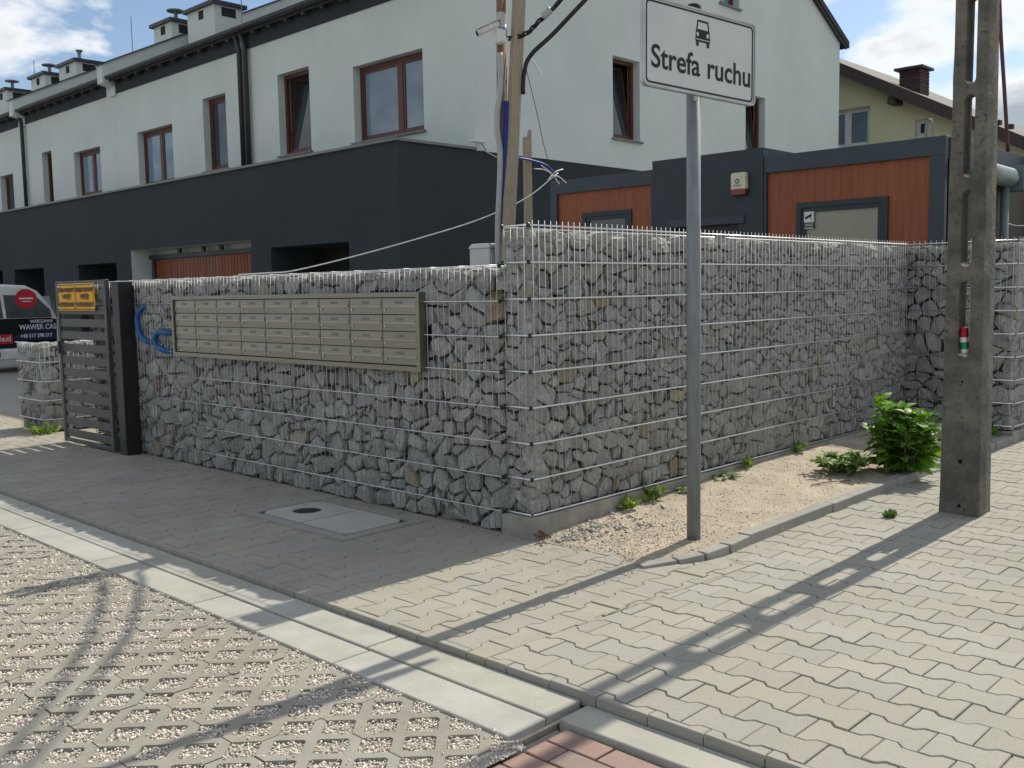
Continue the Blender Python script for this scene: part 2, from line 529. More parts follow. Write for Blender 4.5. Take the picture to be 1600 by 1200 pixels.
D('rim', (0.45, 0.46, 0.47), 0.35, None, 10, 2, metal=0.8)
D('can_red', (0.42, 0.015, 0.045), 0.35, None, 20, 2, metal=0.4)
D('can_green', (0.012, 0.24, 0.10), 0.35, None, 20, 2, metal=0.4)
D('can_white', (0.70, 0.70, 0.68), 0.35, None, 20, 2, metal=0.3)
D('alu', (0.6, 0.6, 0.6), 0.35, None, 20, 2, metal=0.9)
D('leaf', (0.20, 0.36, 0.035), 0.5, (0.11, 0.24, 0.03), 8, 3, rnd=0.22, trans=0.42)
D('leaf_low', (0.19, 0.31, 0.05), 0.6, (0.08, 0.16, 0.035), 12, 3, rnd=0.25, trans=0.35)
D('weed', (0.28, 0.38, 0.08), 0.6, (0.11, 0.19, 0.04), 12, 3, rnd=0.25, trans=0.35)
D('stem', (0.13, 0.16, 0.05), 0.7, (0.10, 0.09, 0.045), 10, 3)
D('dry', (0.20, 0.13, 0.07), 0.85, (0.10, 0.06, 0.035), 20, 4)
D('lid_concrete', (0.47, 0.47, 0.42), 0.9, (0.40, 0.40, 0.36), 5, 6, bump=0.3, bscale=150, dist=0.004, dirt=0.25)
D('lid_frame', (0.33, 0.32, 0.285), 0.9, (0.27, 0.265, 0.24), 5, 6, bump=0.3, bscale=150, dist=0.004)
D('cast_iron', (0.04, 0.038, 0.035), 0.8, (0.025, 0.024, 0.022), 30, 4, bump=0.6, bscale=60)

# ================================================================== ground
rng = random.Random(7)
g = MB().add([(-300, -300, -0.16), (300, -300, -0.16), (300, 300, -0.16), (-300, 300, -0.16)], [(0, 1, 2, 3)])
tag(g.build('ground', M['ground'], origin=(0, 0, -0.16)), kind='structure')

def paver_geo(poly, h=0.05, ch=0.0028):
    n = len(poly)
    top = offset(poly, ch)
    vs = [(x, y, 0) for x, y in top] + [(x, y, -ch) for x, y in poly] + [(x, y, -h) for x, y in poly]
    fs = [tuple(range(n))]
    for i in range(n):
        j = (i + 1) % n
        fs.append((n + i, n + j, j, i))
        fs.append((2 * n + i, 2 * n + j, n + j, n + i))
    return vs, fs

PL, PP = 0.2145, 0.1465      # length of a paver, distance of two rows
def bone(rot):
    we, ww = PP / 2 + 0.0125, PP / 2 - 0.0125
    q, t = PL / 4, 0.012
    h = PL / 2
    half = [(h, -we), (h, we), (q + t, we), (q - t, ww), (-q + t, ww), (-q - t, we), (-h, we), (-h, -we), (-q - t, -we), (-q + t, -ww), (q - t, -ww), (q + t, -we)]
    p = [(-y, x) for x, y in half] if rot else half
    p = p if area(p) > 0 else p[::-1]
    return offset(p, 0.0022)

def lay_pavers(parent, rot, x0, x1, y0, y1, planes_for, mt, holes=(), z=0.0, nmax=300, seed=1):
    rg = random.Random(seed)
    base = bone(rot)
    bx = bone(rot)
    tmpl = None
    cells = []
    if rot:      # long axis along y, rows along x
        ni = range(int(x0 / PP) - 2, int(x1 / PP) + 3)
        nj = range(int(y0 / PL) - 2, int(y1 / PL) + 3)
        cen = [(i * PP, (j + 0.5 * (i % 2)) * PL) for i in ni for j in nj]
    else:
        ni = range(int(x0 / PL) - 2, int(x1 / PL) + 3)
        nj = range(int(y0 / PP) - 2, int(y1 / PP) + 3)
        cen = [((i + 0.5 * (j % 2)) * PL, j * PP) for i in ni for j in nj]
    for cx, cy in cen:
        poly = [(cx + a, cy + b) for a, b in base]
        full = True
        for a, b, c in planes_for(cx, cy):
            if max(a * p[0] + b * p[1] for p in poly) > c:
                full = False
                poly = clip(poly, a, b, c)
                if len(poly) < 3:
                    break
        if len(poly) < 3 or area(poly) < 0.0015:
            continue
        mx_, my_ = sum(p[0] for p in poly) / len(poly), sum(p[1] for p in poly) / len(poly)
        if any(h[0] < mx_ < h[1] and h[2] < my_ < h[3] for h in holes):
            continue
        px = pix((mx_, my_, z))
        vis = -60 < px[0] < 1660 and 500 < px[1] < 1260
        cells.append((px[2] if vis else 999 + abs(px[2]), cx, cy, poly, full, mx_, my_))
    cells.sort(key=lambda c: c[0])
    shared = None
    rest = MB()
    for k, (dep, cx, cy, poly, full, mx_, my_) in enumerate(cells):
        dz = z + rg.uniform(-0.0022, 0.0016)
        rx, ry = rg.gauss(0, 0.006), rg.gauss(0, 0.006)
        if k < nmax and dep < 900:
            if full:
                if shared is None:
                    vs, fs = paver_geo(bx)
                    shared = mkmesh('paver', vs, fs, mt)
                link('paver', shared, parent, (cx - OFF[parent].x, cy - OFF[parent].y, dz - OFF[parent].z), (rx, ry, rg.gauss(0, 0.004)))
            else:
                vs, fs = paver_geo([(a - mx_, b - my_) for a, b in poly])
                link('paver', mkmesh('paver', vs, fs, mt), parent, (mx_ - OFF[parent].x, my_ - OFF[parent].y, dz - OFF[parent].z), (rx, ry, 0))
        else:
            vs, fs = paver_geo([(a - mx_, b - my_) for a, b in poly])
            rest.add([(a + mx_, b + my_, c + dz + rx * b * 0.9 - ry * a * 0.9) for a, b, c in vs], fs)
    if rest.v:
        tag(rest.build('paver_field', mt, parent), kind='stuff')

# pavement along the left wall (bones laid across) and the yard on the right (bones laid along)
def slab(name, x0, x1, y0, y1, z, m, lab=None):
    o = MB().add([(x0, y0, z), (x1, y0, z), (x1, y1, z), (x0, y1, z)], [(0, 1, 2, 3)]).build(name, m, origin=(x0, y0, z))
    return tag(o, kind='structure')

walk = slab('pavement', -1.43, 0.45, -1.28, 16.0, -0.0055, M['sand'])
MANH = (-0.715, -0.105, 0.80, 1.885)
def walk_planes(cx, cy):
    pl = [(-1, 0, 1.43), (-0.063, -1, 1.155)]
    pl.append((1, 0, 0.45 if cy < 0.05 else 0.02))
    if cy > 14: pl.append((0, 1, 16))
    return pl
lay_pavers(walk, False, -1.43, 0.45, -1.3, 16, walk_planes, M['paver_walk'], holes=[(-0.70, -0.12, 0.82, 1.87)], seed=3)
yard = slab('paved_yard', -1.43, 14, -7.5, -0.86, -0.0085, M['sand'])
def yard_planes(cx, cy):
    pl = [(-1, 0, 1.43), (0.0, -1, 7.4), (1, 0, 14)]
    pl.append((0.063, 1, -1.160) if cx < 0.40 else (0, 1, -0.90))
    return pl
lay_pavers(yard, True, -1.43, 14, -7.4, -0.9, yard_planes, M['paver'], seed=5)
# estate drive behind the gate
drive = slab('driveway', 0.02, 5.6, 5.95, 40, -0.008, M['paver'])

# ------------------------------------------------------------------ kerbs
kerb = MB().box(-1.80, -1.44, -1.56, 16, -0.14, -0.06).build('kerb', M['sand'], origin=(-1.6, 0, -0.14))
tag(kerb, kind='structure')
for i in range(16):
    y0 = -1.55 + (0 if i == 0 else 0.95 + 1.1 * (i - 1))
    y1 = -1.55 + 0.95 + 1.1 * i
    for k, (a, b, dz) in enumerate(((-1.612, -1.435, 0), (-1.80, -1.617, -0.004))):
        s = 0.0 if k else 0.025
        yy1 = y1 + (s if i < 15 else 0)
        MB().box(a, b, y0 + 0.004 + (s if i else 0), yy1 - 0.003, -0.13, -0.026 + dz + rng.uniform(-0.002, 0.002)).build('kerb_stone', M['kerb'], kerb, bevel=0.006, seg=2)
# lower kerb edging beside the red paving
for i in range(4):
    MB().box(-1.585, -1.4335, -1.575 - i - 0.995, -1.575 - i, -0.16, -0.036 + rng.uniform(-0.004, 0.004)).build('kerb_stone', M['kerb'], kerb, bevel=0.006, seg=2)

red = slab('red_paving', -6, -1.587, -8, -1.565, -0.078, M['sand'])
for i in range(-6, 12):
    for j in range(0, 8):
        y1 = -1.62 - j * 0.205 - (0.1 if i % 2 else 0)
        x1 = -1.60 - (i + 6) * 0.104
        if y1 > -1.6: continue
        if i % 2 and j == 0:
            vs, fs = paver_geo(rrect(-0.049, 0.049, -0.047, 0.047, 0.004, 1))
            link('paver', mkmesh('paver', vs, fs, M['paver_red']), red, (x1 - 0.05 + 6, -1.668 + 8, 0.024), (0, 0.01, 0))
        vs, fs = paver_geo(rrect(-0.049, 0.049, -0.0995, 0.0995, 0.004, 1))
        link('paver', mkmesh('paver', vs, fs, M['paver_red']), red, (x1 - 0.05 + 6, y1 - 0.1 + 8, 0.024 + rng.uniform(-.003, .002)), (rng.gauss(0, .008), rng.gauss(0, .008), rng.gauss(0, .01)))

# ------------------------------------------------------------------ grass-grid parking with gravel
park = slab('parking_area', -9, -1.79, -1.62, 16.5, -0.046, M['gravel_bed'])
GX, GY = 0.2, 0.193          # distance of two diamonds
BX, BY = 0.3, GY * 3         # one grid block
def grid_block(par):
    # diamonds on a centred lattice; par = 0/1 says which columns start on the block's edge
    hx, hy = 0.067, 0.065
    def dia(cx, cy, sx=1, sy=1):
        r = 0.007
        return [(cx + hx, cy - r), (cx + hx, cy + r), (cx + r, cy + hy), (cx - r, cy + hy), (cx - hx, cy + r), (cx - hx, cy - r), (cx - r, cy - hy), (cx + r, cy - hy)]
    cs = []
    for i in range(0, 4):
        for j in range(-1, 4):
            cs.append((i * GX / 2, (j + 0.5 * ((i + par) % 2)) * GY))
    holes = []
    e = 0.0025
    notch = {0: [], 1: [], 2: [], 3: []}
    for cx, cy in cs:
        if hx < cx < BX - hx and hy < cy < BY - hy:
            holes.append(dia(cx, cy))
        elif cx < hx and hy < cy < BY - hy:
            notch[3].append((cx, cy))
        elif cx > BX - hx and hy < cy < BY - hy:
            notch[1].append((cx, cy))
        elif cy < hy and cy > -hy and hx < cx < BX - hx:
            notch[0].append((cx, cy))
        elif cy > BY - hy and cy < BY + hy and hx < cx < BX - hx:
            notch[2].append((cx, cy))
    r = 0.007
    cor = {}
    outl = []
    cut = lambda x, y: any(abs(cx - x) < 1e-6 and abs(cy - y) < 1e-6 for cx, cy in cs)
    # bottom edge
    if cut(0, 0): outl += [(e, hy), (r, hy), (hx, r), (hx, e)]
    else: outl += [(e, e)]
    for cx, cy in sorted(notch[0]): outl += [(cx - hx, e), (cx - hx, r), (cx - r, hy), (cx + r, hy), (cx + hx, r), (cx + hx, e)]
    if cut(BX, 0): outl += [(BX - hx, e), (BX - hx, r), (BX - r, hy), (BX - e, hy)]
    else: outl += [(BX - e, e)]
    for cx, cy in sorted(notch[1], key=lambda c: c[1]): outl += [(BX - e, cy - hy), (BX - r, cy - hy), (BX - hx, cy - r), (BX - hx, cy + r), (BX - r, cy + hy), (BX - e, cy + hy)]
    if cut(BX, BY): outl += [(BX - e, BY - hy), (BX - r, BY - hy), (BX - hx, BY - r), (BX - hx, BY - e)]
    else: outl += [(BX - e, BY - e)]
    for cx, cy in sorted(notch[2], reverse=True): outl += [(cx + hx, BY - e), (cx + hx, BY - r), (cx + r, BY - hy), (cx - r, BY - hy), (cx - hx, BY - r), (cx - hx, BY - e)]
    if cut(0, BY): outl += [(hx, BY - e), (hx, BY - r), (r, BY - hy), (e, BY - hy)]
    else: outl += [(e, BY - e)]
    for cx, cy in sorted(notch[3], key=lambda c: -c[1]): outl += [(e, cy + hy), (r, cy + hy), (hx, cy + r), (hx, cy - r), (r, cy - hy), (e, cy - hy)]
    mb = MB().plate(outl, holes, (0, 0, -0.05), (1, 0, 0), (0, 1, 0), (0, 0, 1), 0.05)
    return mkmesh('grid_block', mb.v, mb.f, M['grid_block'])
gm = [grid_block(0), grid_block(1)]
ZG = -0.034
X_EDGE = -1.815
for i in range(0, 8):
    for j in range(-2, 28):
        if i > 4 and j > 9: continue
        x = X_EDGE - (i + 1) * BX
        y = -0.40 + j * BY
        if y < -1.62: 
            if y < -1.75: continue
        # column i of blocks swaps the parity of its first diamond column, rows keep it (3 diamonds = whole period)
        link('grid_block', gm[(i + 1) % 2], park, (x + 9, y + 1.62, ZG + 0.046 + rng.uniform(-0.003, 0.002)), (rng.gauss(0, 0.004), rng.gauss(0, 0.004), 0))

def chips(name, m, parent, n, sampler, smin, smax, seed):
    rg = np.random.default_rng(seed)
    base = np.array([(1, 0, 0), (-0.9, 0.2, 0), (0, 1, 0.1), (0.1, -1, 0), (0, 0.1, 0.75), (0, 0, -0.6)])
    fc = np.array([(0, 2, 4), (2, 1, 4), (1, 3, 4), (3, 0, 4), (2, 0, 5), (1, 2, 5), (3, 1, 5), (0, 3, 5)])
    P = sampler(rg, n)
    n = len(P)
    s = rg.uniform(smin, smax, (n, 1, 1)) * rg.choice([0.7, 1.0, 1.0, 1.35], (n, 1, 1))
    V = base[None] * (1 + rg.normal(0, 0.22, (n, 6, 3))) * s * np.array([1, 0.75, 0.7])
    a = rg.uniform(0, 6.283, n); b = rg.normal(0, 0.5, n)
    ca, sa, cb_, sb = np.cos(a), np.sin(a), np.cos(b), np.sin(b)
    x = V[..., 0] * cb_[:, None] + V[..., 2] * sb[:, None]
    z = -V[..., 0] * sb[:, None] + V[..., 2] * cb_[:, None]
    X = x * ca[:, None] - V[..., 1] * sa[:, None]
    Y = x * sa[:, None] + V[..., 1] * ca[:, None]
    V = np.stack([X, Y, z], -1) + P[:, None, :]
    F = (fc[None] + (np.arange(n) * 6)[:, None, None]).reshape(-1, 3)
    o0 = OFF[parent] if parent is not None else Vector((0, 0, 0))
    V = V.reshape(-1, 3) - np.array(o0)
    me = bpy.data.meshes.new(name)
    me.vertices.add(len(V)); me.vertices.foreach_set('co', V.ravel())
    me.loops.add(F.size); me.loops.foreach_set('vertex_index', F.ravel())
    me.polygons.add(len(F)); me.polygons.foreach_set('loop_start', np.arange(0, F.size, 3)); me.polygons.foreach_set('loop_total', np.full(len(F), 3))
    me.update(calc_edges=True)
    me.materials.append(m)
    return tag(link(name, me, parent), kind='stuff')

def samp_park(rg, n):
    # denser near the camera
    x = rg.uniform(-3.9, -1.79, n); y = rg.uniform(-1.62, 4.2, n)
    keep = rg.uniform(0, 1, n) < np.clip(1.5 - 0.28 * (y + 0.8), 0.25, 1)
    # only inside diamonds (or a few strays on the ribs)
    u = (x - X_EDGE) / GX; v = (y + 0.40) / GY
    def ind(u, v): return np.abs(u - np.round(u)) * GX + np.abs(v - np.round(v)) * GY
    # X_EDGE is block edge: first columns carry parity of (0+1)%2 -> shift half a diamond
    d = np.minimum(ind(u, v), ind(u + 0.5, v + 0.5))
    stray = rg.uniform(0, 1, n) < 0.012
    keep &= (d < 0.074) | stray
    x, y, d, st = x[keep], y[keep], d[keep], (d[keep] >= 0.074)
    z = np.where(st, ZG + 0.003, ZG - 0.0095 + rg.uniform(-0.005, 0.006, len(x)))
    return np.stack([x, y, z], 1)
chips('gravel', M['chip'], park, 230000, samp_park, 0.0034, 0.0074, 11)

# ------------------------------------------------------------------ soil strip in front of the right wall
def snoise(x, y, s):
    a = math.sin(x * 7.1 * s + 1.3) * math.sin(y * 9.3 * s + 0.4) + 0.6 * math.sin(x * 17.7 * s + y * 5.1) * math.sin(y * 21.1 * s - x * 3.3) + 0.35 * math.sin(x * 41 * s - y * 17) * math.sin(y * 37 * s + x * 13)
    return a / 1.95
def kerb_y(x):
    K = [(-0.06, -0.775), (0.125, -0.862), (0.275, -0.925), (0.45, -0.952), (0.66, -0.945), (9, -0.91)]
    for (a, b), (c, d) in zip(K, K[1:]):
        if a <= x <= c:
            return b + (d - b) * (x - a) / (c - a)
    return -0.775 + (x + 0.06) * 0.4
def soil_z(x, y):
    if y < kerb_y(x) + 0.005:
        return -0.03
    k = max(0, min(1, x / 2.5))
    zw = 0.095 * k + 0.012
    zk = 0.012 + 0.033 * max(0, min(1, (x - 0.15) / 0.7))
    t = max(0, min(1, -y / 0.88))
    z = zw * (1 - t) + zk * t
    e = (x + 0.075 + 0.05 * snoise(x * 1.3, y * 1.7, 1)) / 0.16
    e = max(0, min(1, e)); e = e * e * (3 - 2 * e)
    z = z * e - 0.02 * (1 - e)
    lump = math.exp(-((x - 0.28) ** 2 / 0.035 + (y + 0.17) ** 2 / 0.012)) * 0.022
    return z + 0.006 * snoise(x, y, 1.0) + 0.003 * snoise(x, y, 3.1) + lump * (0.6 + 0.5 * snoise(x, y, 4))
sm = MB()
nx, ny = 260, 60
for i in range(nx + 1):
    for j in range(ny + 1):
        x = -0.2 + 5.4 * i / nx; y = -0.90 + 0.89 * j / ny
        y = max(kerb_y(x) - 0.02, -0.97) * (1 - j / ny) - 0.01 * j / ny
        sm.v.append((x, y, soil_z(x, y)))
for i in range(nx):
    for j in range(ny):
        a = i * (ny + 1) + j
        sm.f.append((a, a + ny + 1, a + ny + 2, a + 1))
soil = sm.build('soil_strip', M['soil'], smooth=True, origin=(0, 0, 0))
tag(soil, kind='structure')
def samp_soil(rg, n):
    x = np.concatenate([rg.uniform(-0.12, 5.0, n), rg.normal(0.35, 0.35, n), rg.normal(0.2, 0.12, n // 4)])
    y = np.concatenate([rg.uniform(-0.88, -0.03, n), rg.normal(-0.45, 0.25, n), rg.normal(-0.16, 0.06, n // 4)])
    k = (y > -0.9) & (y < -0.02) & (x > -0.1) & (x < 5.05)
    x, y = x[k], y[k]
    return np.stack([x, y, [soil_z(a, b) + 0.001 for a, b in zip(x, y)]], 1)
chips('pebbles', M['pebble'], soil, 2300, samp_soil, 0.0025, 0.0075, 21)
def samp_lump(rg, n):
    x = np.concatenate([rg.normal(0.22, 0.1, n), rg.normal(0.4, 0.22, n)])
    y = np.concatenate([rg.normal(-0.17, 0.04, n), rg.normal(-0.22, 0.1, n)])
    k = (y < -0.04)
    x, y = x[k], y[k]
    return np.stack([x, y, [soil_z(a, b) + 0.004 for a, b in zip(x, y)]], 1)
chips('mortar_crumbs', M['mortar'], soil, 90, samp_lump, 0.008, 0.022, 22)
def samp_spill(rg, n):
    x = np.concatenate([rg.normal(-0.15, 0.12, n), rg.uniform(-1.4, 0.3, n // 3), rg.uniform(-1.4, 5, n // 3)])
    y = np.concatenate([rg.uniform(-0.85, -0.05, n), rg.uniform(-1.1, 2, n // 3), rg.uniform(-3, -0.98, n // 3)])
    return np.stack([x, y, np.full(len(x), 0.001)], 1)
chips('sand_grains', M['pebble'], walk, 900, samp_spill, 0.0012, 0.0035, 23)

edging = MB().box(0.5, 14, -0.90, -0.86, -0.1, -0.02).build('edging', M['sand'], origin=(0.5, -0.9, -0.1))
tag(edging, kind='structure')
kp = [(-0.06, -0.775, 0.014), (0.125, -0.862, 0.022), (0.275, -0.925, 0.034), (0.45, -0.952, 0.048), (0.66, -0.945, 0.056)]
for i in range(4):
    a, b = Vector(kp[i]), Vector(kp[i + 1])
    d = (b - a).normalized() * 0.006
    MB().bar(a + d - Vector((0, 0, .045)), b - d - Vector((0, 0, .045)), 0.09, 0.078).build('edging_stone', M['kerb_grey'], edging, bevel=0.006, seg=2)
xx = 0.665
zz = [0.058, 0.056, 0.060, 0.058, 0.062, 0.060, 0.058, 0.06, 0.06, 0.06, 0.06, 0.06, 0.06]
for i in range(13):
    MB().bar((xx + 0.005, -0.938 + rng.uniform(-.006, .006) + 0.012 * min(i, 3), zz[i] - 0.045), (xx + 0.995, -0.938 + rng.uniform(-.004, .004) + 0.012 * min(i + 1, 3), zz[i] - 0.045), 0.09, 0.078).build('edging_stone', M['kerb_grey'], edging, bevel=0.006, seg=2)
    xx += 1.0

# ================================================================== gabion walls
def darts(U, V, rmin, rmax, seed, asp=1.12, jit=0.11):
    rg = random.Random(seed)
    pts = []
    cell = {}
    cs = rmax * 2
    def ok(x, y, r):
        ci, cj = int(x / cs), int(y / cs)
        for i in range(ci - 1, ci + 2):
            for j in range(cj - 1, cj + 2):
                for k in cell.get((i, j), ()):
                    q = pts[k]
                    if ((q[0] - x) / asp) ** 2 + (q[1] - y) ** 2 < (0.86 * (q[2] + r)) ** 2:
                        return False
        return True
    y = 0.0
    while y < V:
        h = rg.uniform(0.55, 1.0) * rmax * 1.75
        if V - y - h < 0.03: h = V - y
        x = -rg.uniform(0, 0.05)
        while x < U:
            w = h * rg.choice((0.65, 0.85, 1.0, 1.2, 1.5, 1.9)) * rg.uniform(0.85, 1.15)
            wave = 0.35 * h * math.sin(x * 5.3 + y * 3.1 + seed) * (0 if y < 0.01 or y + h > V - 0.01 else 1)
            if rg.random() < 0.24 and h > 0.06:
                t = rg.uniform(0.35, 0.65)
                cand = ((x + w / 2, y + h * t / 2, (w + h * t) / 4), (x + w * rg.uniform(0.4, 0.6), y + h * (1 + t) / 2, (w + h * (1 - t)) / 4))
            else:
                cand = ((x + w / 2, y + h / 2, (w + h) / 4),)
            for cx, cy, cr_ in cand:
                px_ = cx + rg.gauss(0, jit) * w; py_ = cy + wave + rg.gauss(0, jit) * h
                if 0.005 < px_ < U - 0.005 and 0.005 < py_ < V - 0.005:
                    cell.setdefault((int(px_ / cs), int(py_ / cs)), []).append(len(pts))
                    pts.append((px_, py_, cr_ * 0.8))
            x += w
        y += h
    # power cells
    res = []
    R2 = (rmax * 5.0) ** 2
    for i, (x, y, r) in enumerate(pts):
        poly = [(0, 0), (U, 0), (U, V), (0, V)]
        ci, cj = int(x / cs), int(y / cs)
        nb = []
        for a in range(ci - 2, ci + 3):
            for b in range(cj - 2, cj + 3):
                nb += cell.get((a, b), ())
        for k in nb:
            if k == i: continue
            q = pts[k]
            dx, dy = (q[0] - x) / asp / asp, q[1] - y
            if dx * (q[0] - x) + dy * dy > R2: continue
            c = 0.5 * ((q[0] / asp) ** 2 + q[1] ** 2 - (x / asp) ** 2 - y * y - q[2] ** 2 + r * r)
            poly = clip(poly, dx, dy, c)
            if len(poly) < 3: break
        if len(poly) >= 3 and area(poly) > 0.0004:
            res.append([(p[0] + (0.016 * math.sin(p[1] * 23 + seed) * math.sin(p[0] * 11) if 0.03 < p[0] < U - 0.03 else 0), p[1] + (0.014 * math.sin(p[0] * 19 + seed) if 0.03 < p[1] < V - 0.03 else 0)) for p in poly])
    return res

def stone_geo(poly, rg, gap, depth=0.10, proud=0.016):
    # chop a few corners, shrink, then three rings
    out_ = []
    n = len(poly)
    for i in range(n):
        p0, p, p2 = poly[i - 1], poly[i], poly[(i + 1) % n]
        if rg.random() < 0.36:
            t = rg.uniform(0.10, 0.30); s = rg.uniform(0.10, 0.30)
            out_.append((p[0] + (p0[0] - p[0]) * t, p[1] + (p0[1] - p[1]) * t))
            out_.append((p[0] + (p2[0] - p[0]) * s, p[1] + (p2[1] - p[1]) * s))
        else:
            out_.append(p)
    c = (sum(p[0] for p in out_) / len(out_), sum(p[1] for p in out_) / len(out_))
    rad = math.sqrt(abs(area(out_)) / math.pi)
    P = []
    for p in out_:
        l = math.hypot(p[0] - c[0], p[1] - c[1]) or 1e-6
        k = max(0.4, (l - gap * rg.uniform(0.2, 1.8)) / l)
        P.append((c[0] + (p[0] - c[0]) * k, c[1] + (p[1] - c[1]) * k))
    an = rg.gauss(0, 0.10); ks = rg.uniform(0.93, 1.03); ca_, sa_ = math.cos(an) * ks, math.sin(an) * ks
    P = [(c[0] + (p[0] - c[0]) * ca_ - (p[1] - c[1]) * sa_, c[1] + (p[0] - c[0]) * sa_ + (p[1] - c[1]) * ca_) for p in P]
    n = len(P)
    tx, ty = rg.gauss(0, 0.22), rg.gauss(0, 0.22)
    base = rg.uniform(0.0, proud) * (1.0 if rad > 0.03 else 1.5)
    sf = rg.uniform(0.84, 0.985)
    cx, cy = c[0] + rg.gauss(0, rad * .12), c[1] + rg.gauss(0, rad * .12)
    vs = []
    for p in P:      # front ring
        a, b = cx + (p[0] - cx) * sf, cy + (p[1] - cy) * sf
        vs.append((a, b, max(0.001, base + tx * (a - cx) + ty * (b - cy) + abs(rg.gauss(0, 0.006)))))
    for p in P:      # belly
        vs.append((p[0], p[1], base + 0.006 + rg.uniform(0.004, 0.024) + 0.05 * rad))
    for p in P:      # back
        vs.append((c[0] + (p[0] - c[0]) * 0.72, c[1] + (p[1] - c[1]) * 0.72, depth))
    vs.append((cx + rg.gauss(0, rad * .2), cy + rg.gauss(0, rad * .2), max(0.0, base - rg.uniform(0.0, 0.010))))
    fs = []
    for i in range(n):
        j = (i + 1) % n
        fs.append((i, j, 3 * n))
        fs.append((n + i, n + j, j, i))
        fs.append((2 * n + i, 2 * n + j, n + j, n + i))
    return vs, fs

class Gabion:
    def __init__(s, name, label, loc, nparts=300):
        s.t = thing(name, label, 'wall', loc, None)
        s.st = []
        s.n = nparts
    def face(s, O, u, v, n, U, V, seed, rmin=0.016, rmax=0.082, gap=0.0036, skip=None, prio=0, depth=0.10, proud=0.026, jit=0.11):
        O, u, v, n = Vector(O), Vector(u), Vector(v), Vector(n)
        rg = random.Random(seed)
        for poly in darts(U, V, rmin, rmax, seed, jit=jit):
            c = (sum(p[0] for p in poly) / len(poly), sum(p[1] for p in poly) / len(poly))
            if skip and skip(c, poly): continue
            if abs(area(poly)) < 0.0016 and rg.random() < 0.25: continue
            vs, fs = stone_geo(poly, rg, gap, depth, proud)
            if u.cross(v).dot(n) < 0: fs = [f[::-1] for f in fs]
            W_ = [O + u * a + v * b - n * d for a, b, d in vs]
            px = pix(O + u * c[0] + v * c[1])
            size = abs(area(poly)) ** 0.5 / max(px[2], 0.5)
            vis = -20 < px[0] < 1620
            s.st.append((-(size if vis and prio == 0 else size * 0.01), W_, fs, rg.random() < 0.018))
    def finish(s):
        s.st.sort(key=lambda q: q[0])
        rest = MB(); warm = MB()
        for k, (q, W_, fs, w) in enumerate(s.st):
            if k < s.n:
                MB().add(W_, fs).build('stone', M['granite_warm' if w else 'granite'], s.t)
            else:
                (warm if w else rest).add(W_, fs)
        if rest.v: tag(rest.build('stone_fill', M['granite'], s.t), kind='stuff')
        if warm.v: tag(warm.build('tan_stone_fill', M['granite_warm'], s.t), kind='stuff')
    def mesh(s, O, u, n, U, zs, z0, z1, first=0.02, rod=0.0052, wire=0.0024, both=True, step=0.05):
        """welded panel in front of a face: upright wires and pairs of rods"""
        O, u, n = Vector(O), Vector(u), Vector(n)
        wm = MB().tube([(0, 0, 0), (0, 0, z1 - z0)], wire, 5)
        me = mkmesh('upright_wire', wm.v, wm.f, M['zinc'], True)
        k = 0
        a = first
        while a < U - 0.005 and both:
            p = O + u * a + n * 0.004
            link('upright_wire', me, s.t, p + Vector((0, 0, z0)) - OFF[s.t])
            a += step
        rm = MB().tube([Vector((0, 0, 0)), u * U], rod, 6)
        rme = mkmesh('rod', rm.v, rm.f, M['zinc_rod'], True)
        for z in zs:
            link('rod', rme, s.t, O + n * (0.004 + wire + rod * 0.9) + Vector((0, 0, z)) - OFF[s.t])
    def clips(s, pts):
        for p in pts:
            x, y, z = p
            MB().box(x - 0.009, x + 0.009, y - 0.009, y + 0.009, z - 0.012, z + 0.012).build('clip', M['gate_black'], s.t, bevel=0.003)

X_, Y_, Z_ = Vector((1, 0, 0)), Vector((0, 1, 0)), Vector((0, 0, 1))
ZB = 0.14

# right wall, sun skims along it
gr = Gabion('gabion_wall', 'tall grey gabion wall on a concrete plinth behind the traffic sign post', (2.5, 0.1, 0))
gr.face((0.006, 0, ZB), X_, Z_, -Y_, 5.10, 1.585, 101, rmax=0.070, proud=0.018)
gr.face((0, 0.205, ZB), -Y_, Z_, -X_, 0.20, 1.585, 102)
gr.face((0.006, 0, ZB + 1.575), X_, Y_, Z_, 5.10, 0.20, 103, prio=1, depth=0.07)
gr.finish()
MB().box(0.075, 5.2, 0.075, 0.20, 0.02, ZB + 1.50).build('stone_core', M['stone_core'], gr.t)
MB().add([(-0.022, -0.03, -0.03), (5.2, -0.03, -0.03), (5.2, 0.23, -0.03), (-0.022, 0.23, -0.03), (-0.014, -0.022, ZB - 0.012), (5.2, -0.022, ZB - 0.012), (5.2, 0.23, ZB - 0.012), (-0.014, 0.23, ZB - 0.012)],
         [(0, 3, 2, 1), (4, 5, 6, 7), (0, 1, 5, 4), (1, 2, 6, 5), (2, 3, 7, 6), (3, 0, 4, 7)]).build('plinth', M['plinth'], gr.t, bevel=0.012, seg=2)
rz = [ZB + 0.2 * k for k in range(9)]
gr.mesh((0, 0, 0), X_, -Y_, 5.11, rz, ZB - 0.005, ZB + 1.6 + 0.028, first=0.03)
gr.mesh((0, 0, 0), Y_, -X_, 0.20, rz, ZB - 0.005, ZB + 1.605, first=0.03)
gr.mesh((0, 0.205, 0), X_, Y_, 5.11, rz[-1:], ZB + 1.2, ZB + 1.6 + 0.028, first=0.03, both=False)
gr.clips([(-0.009, -0.009, z) for z in rz[1:]] + [(-0.010, 0.19, z) for z in rz])

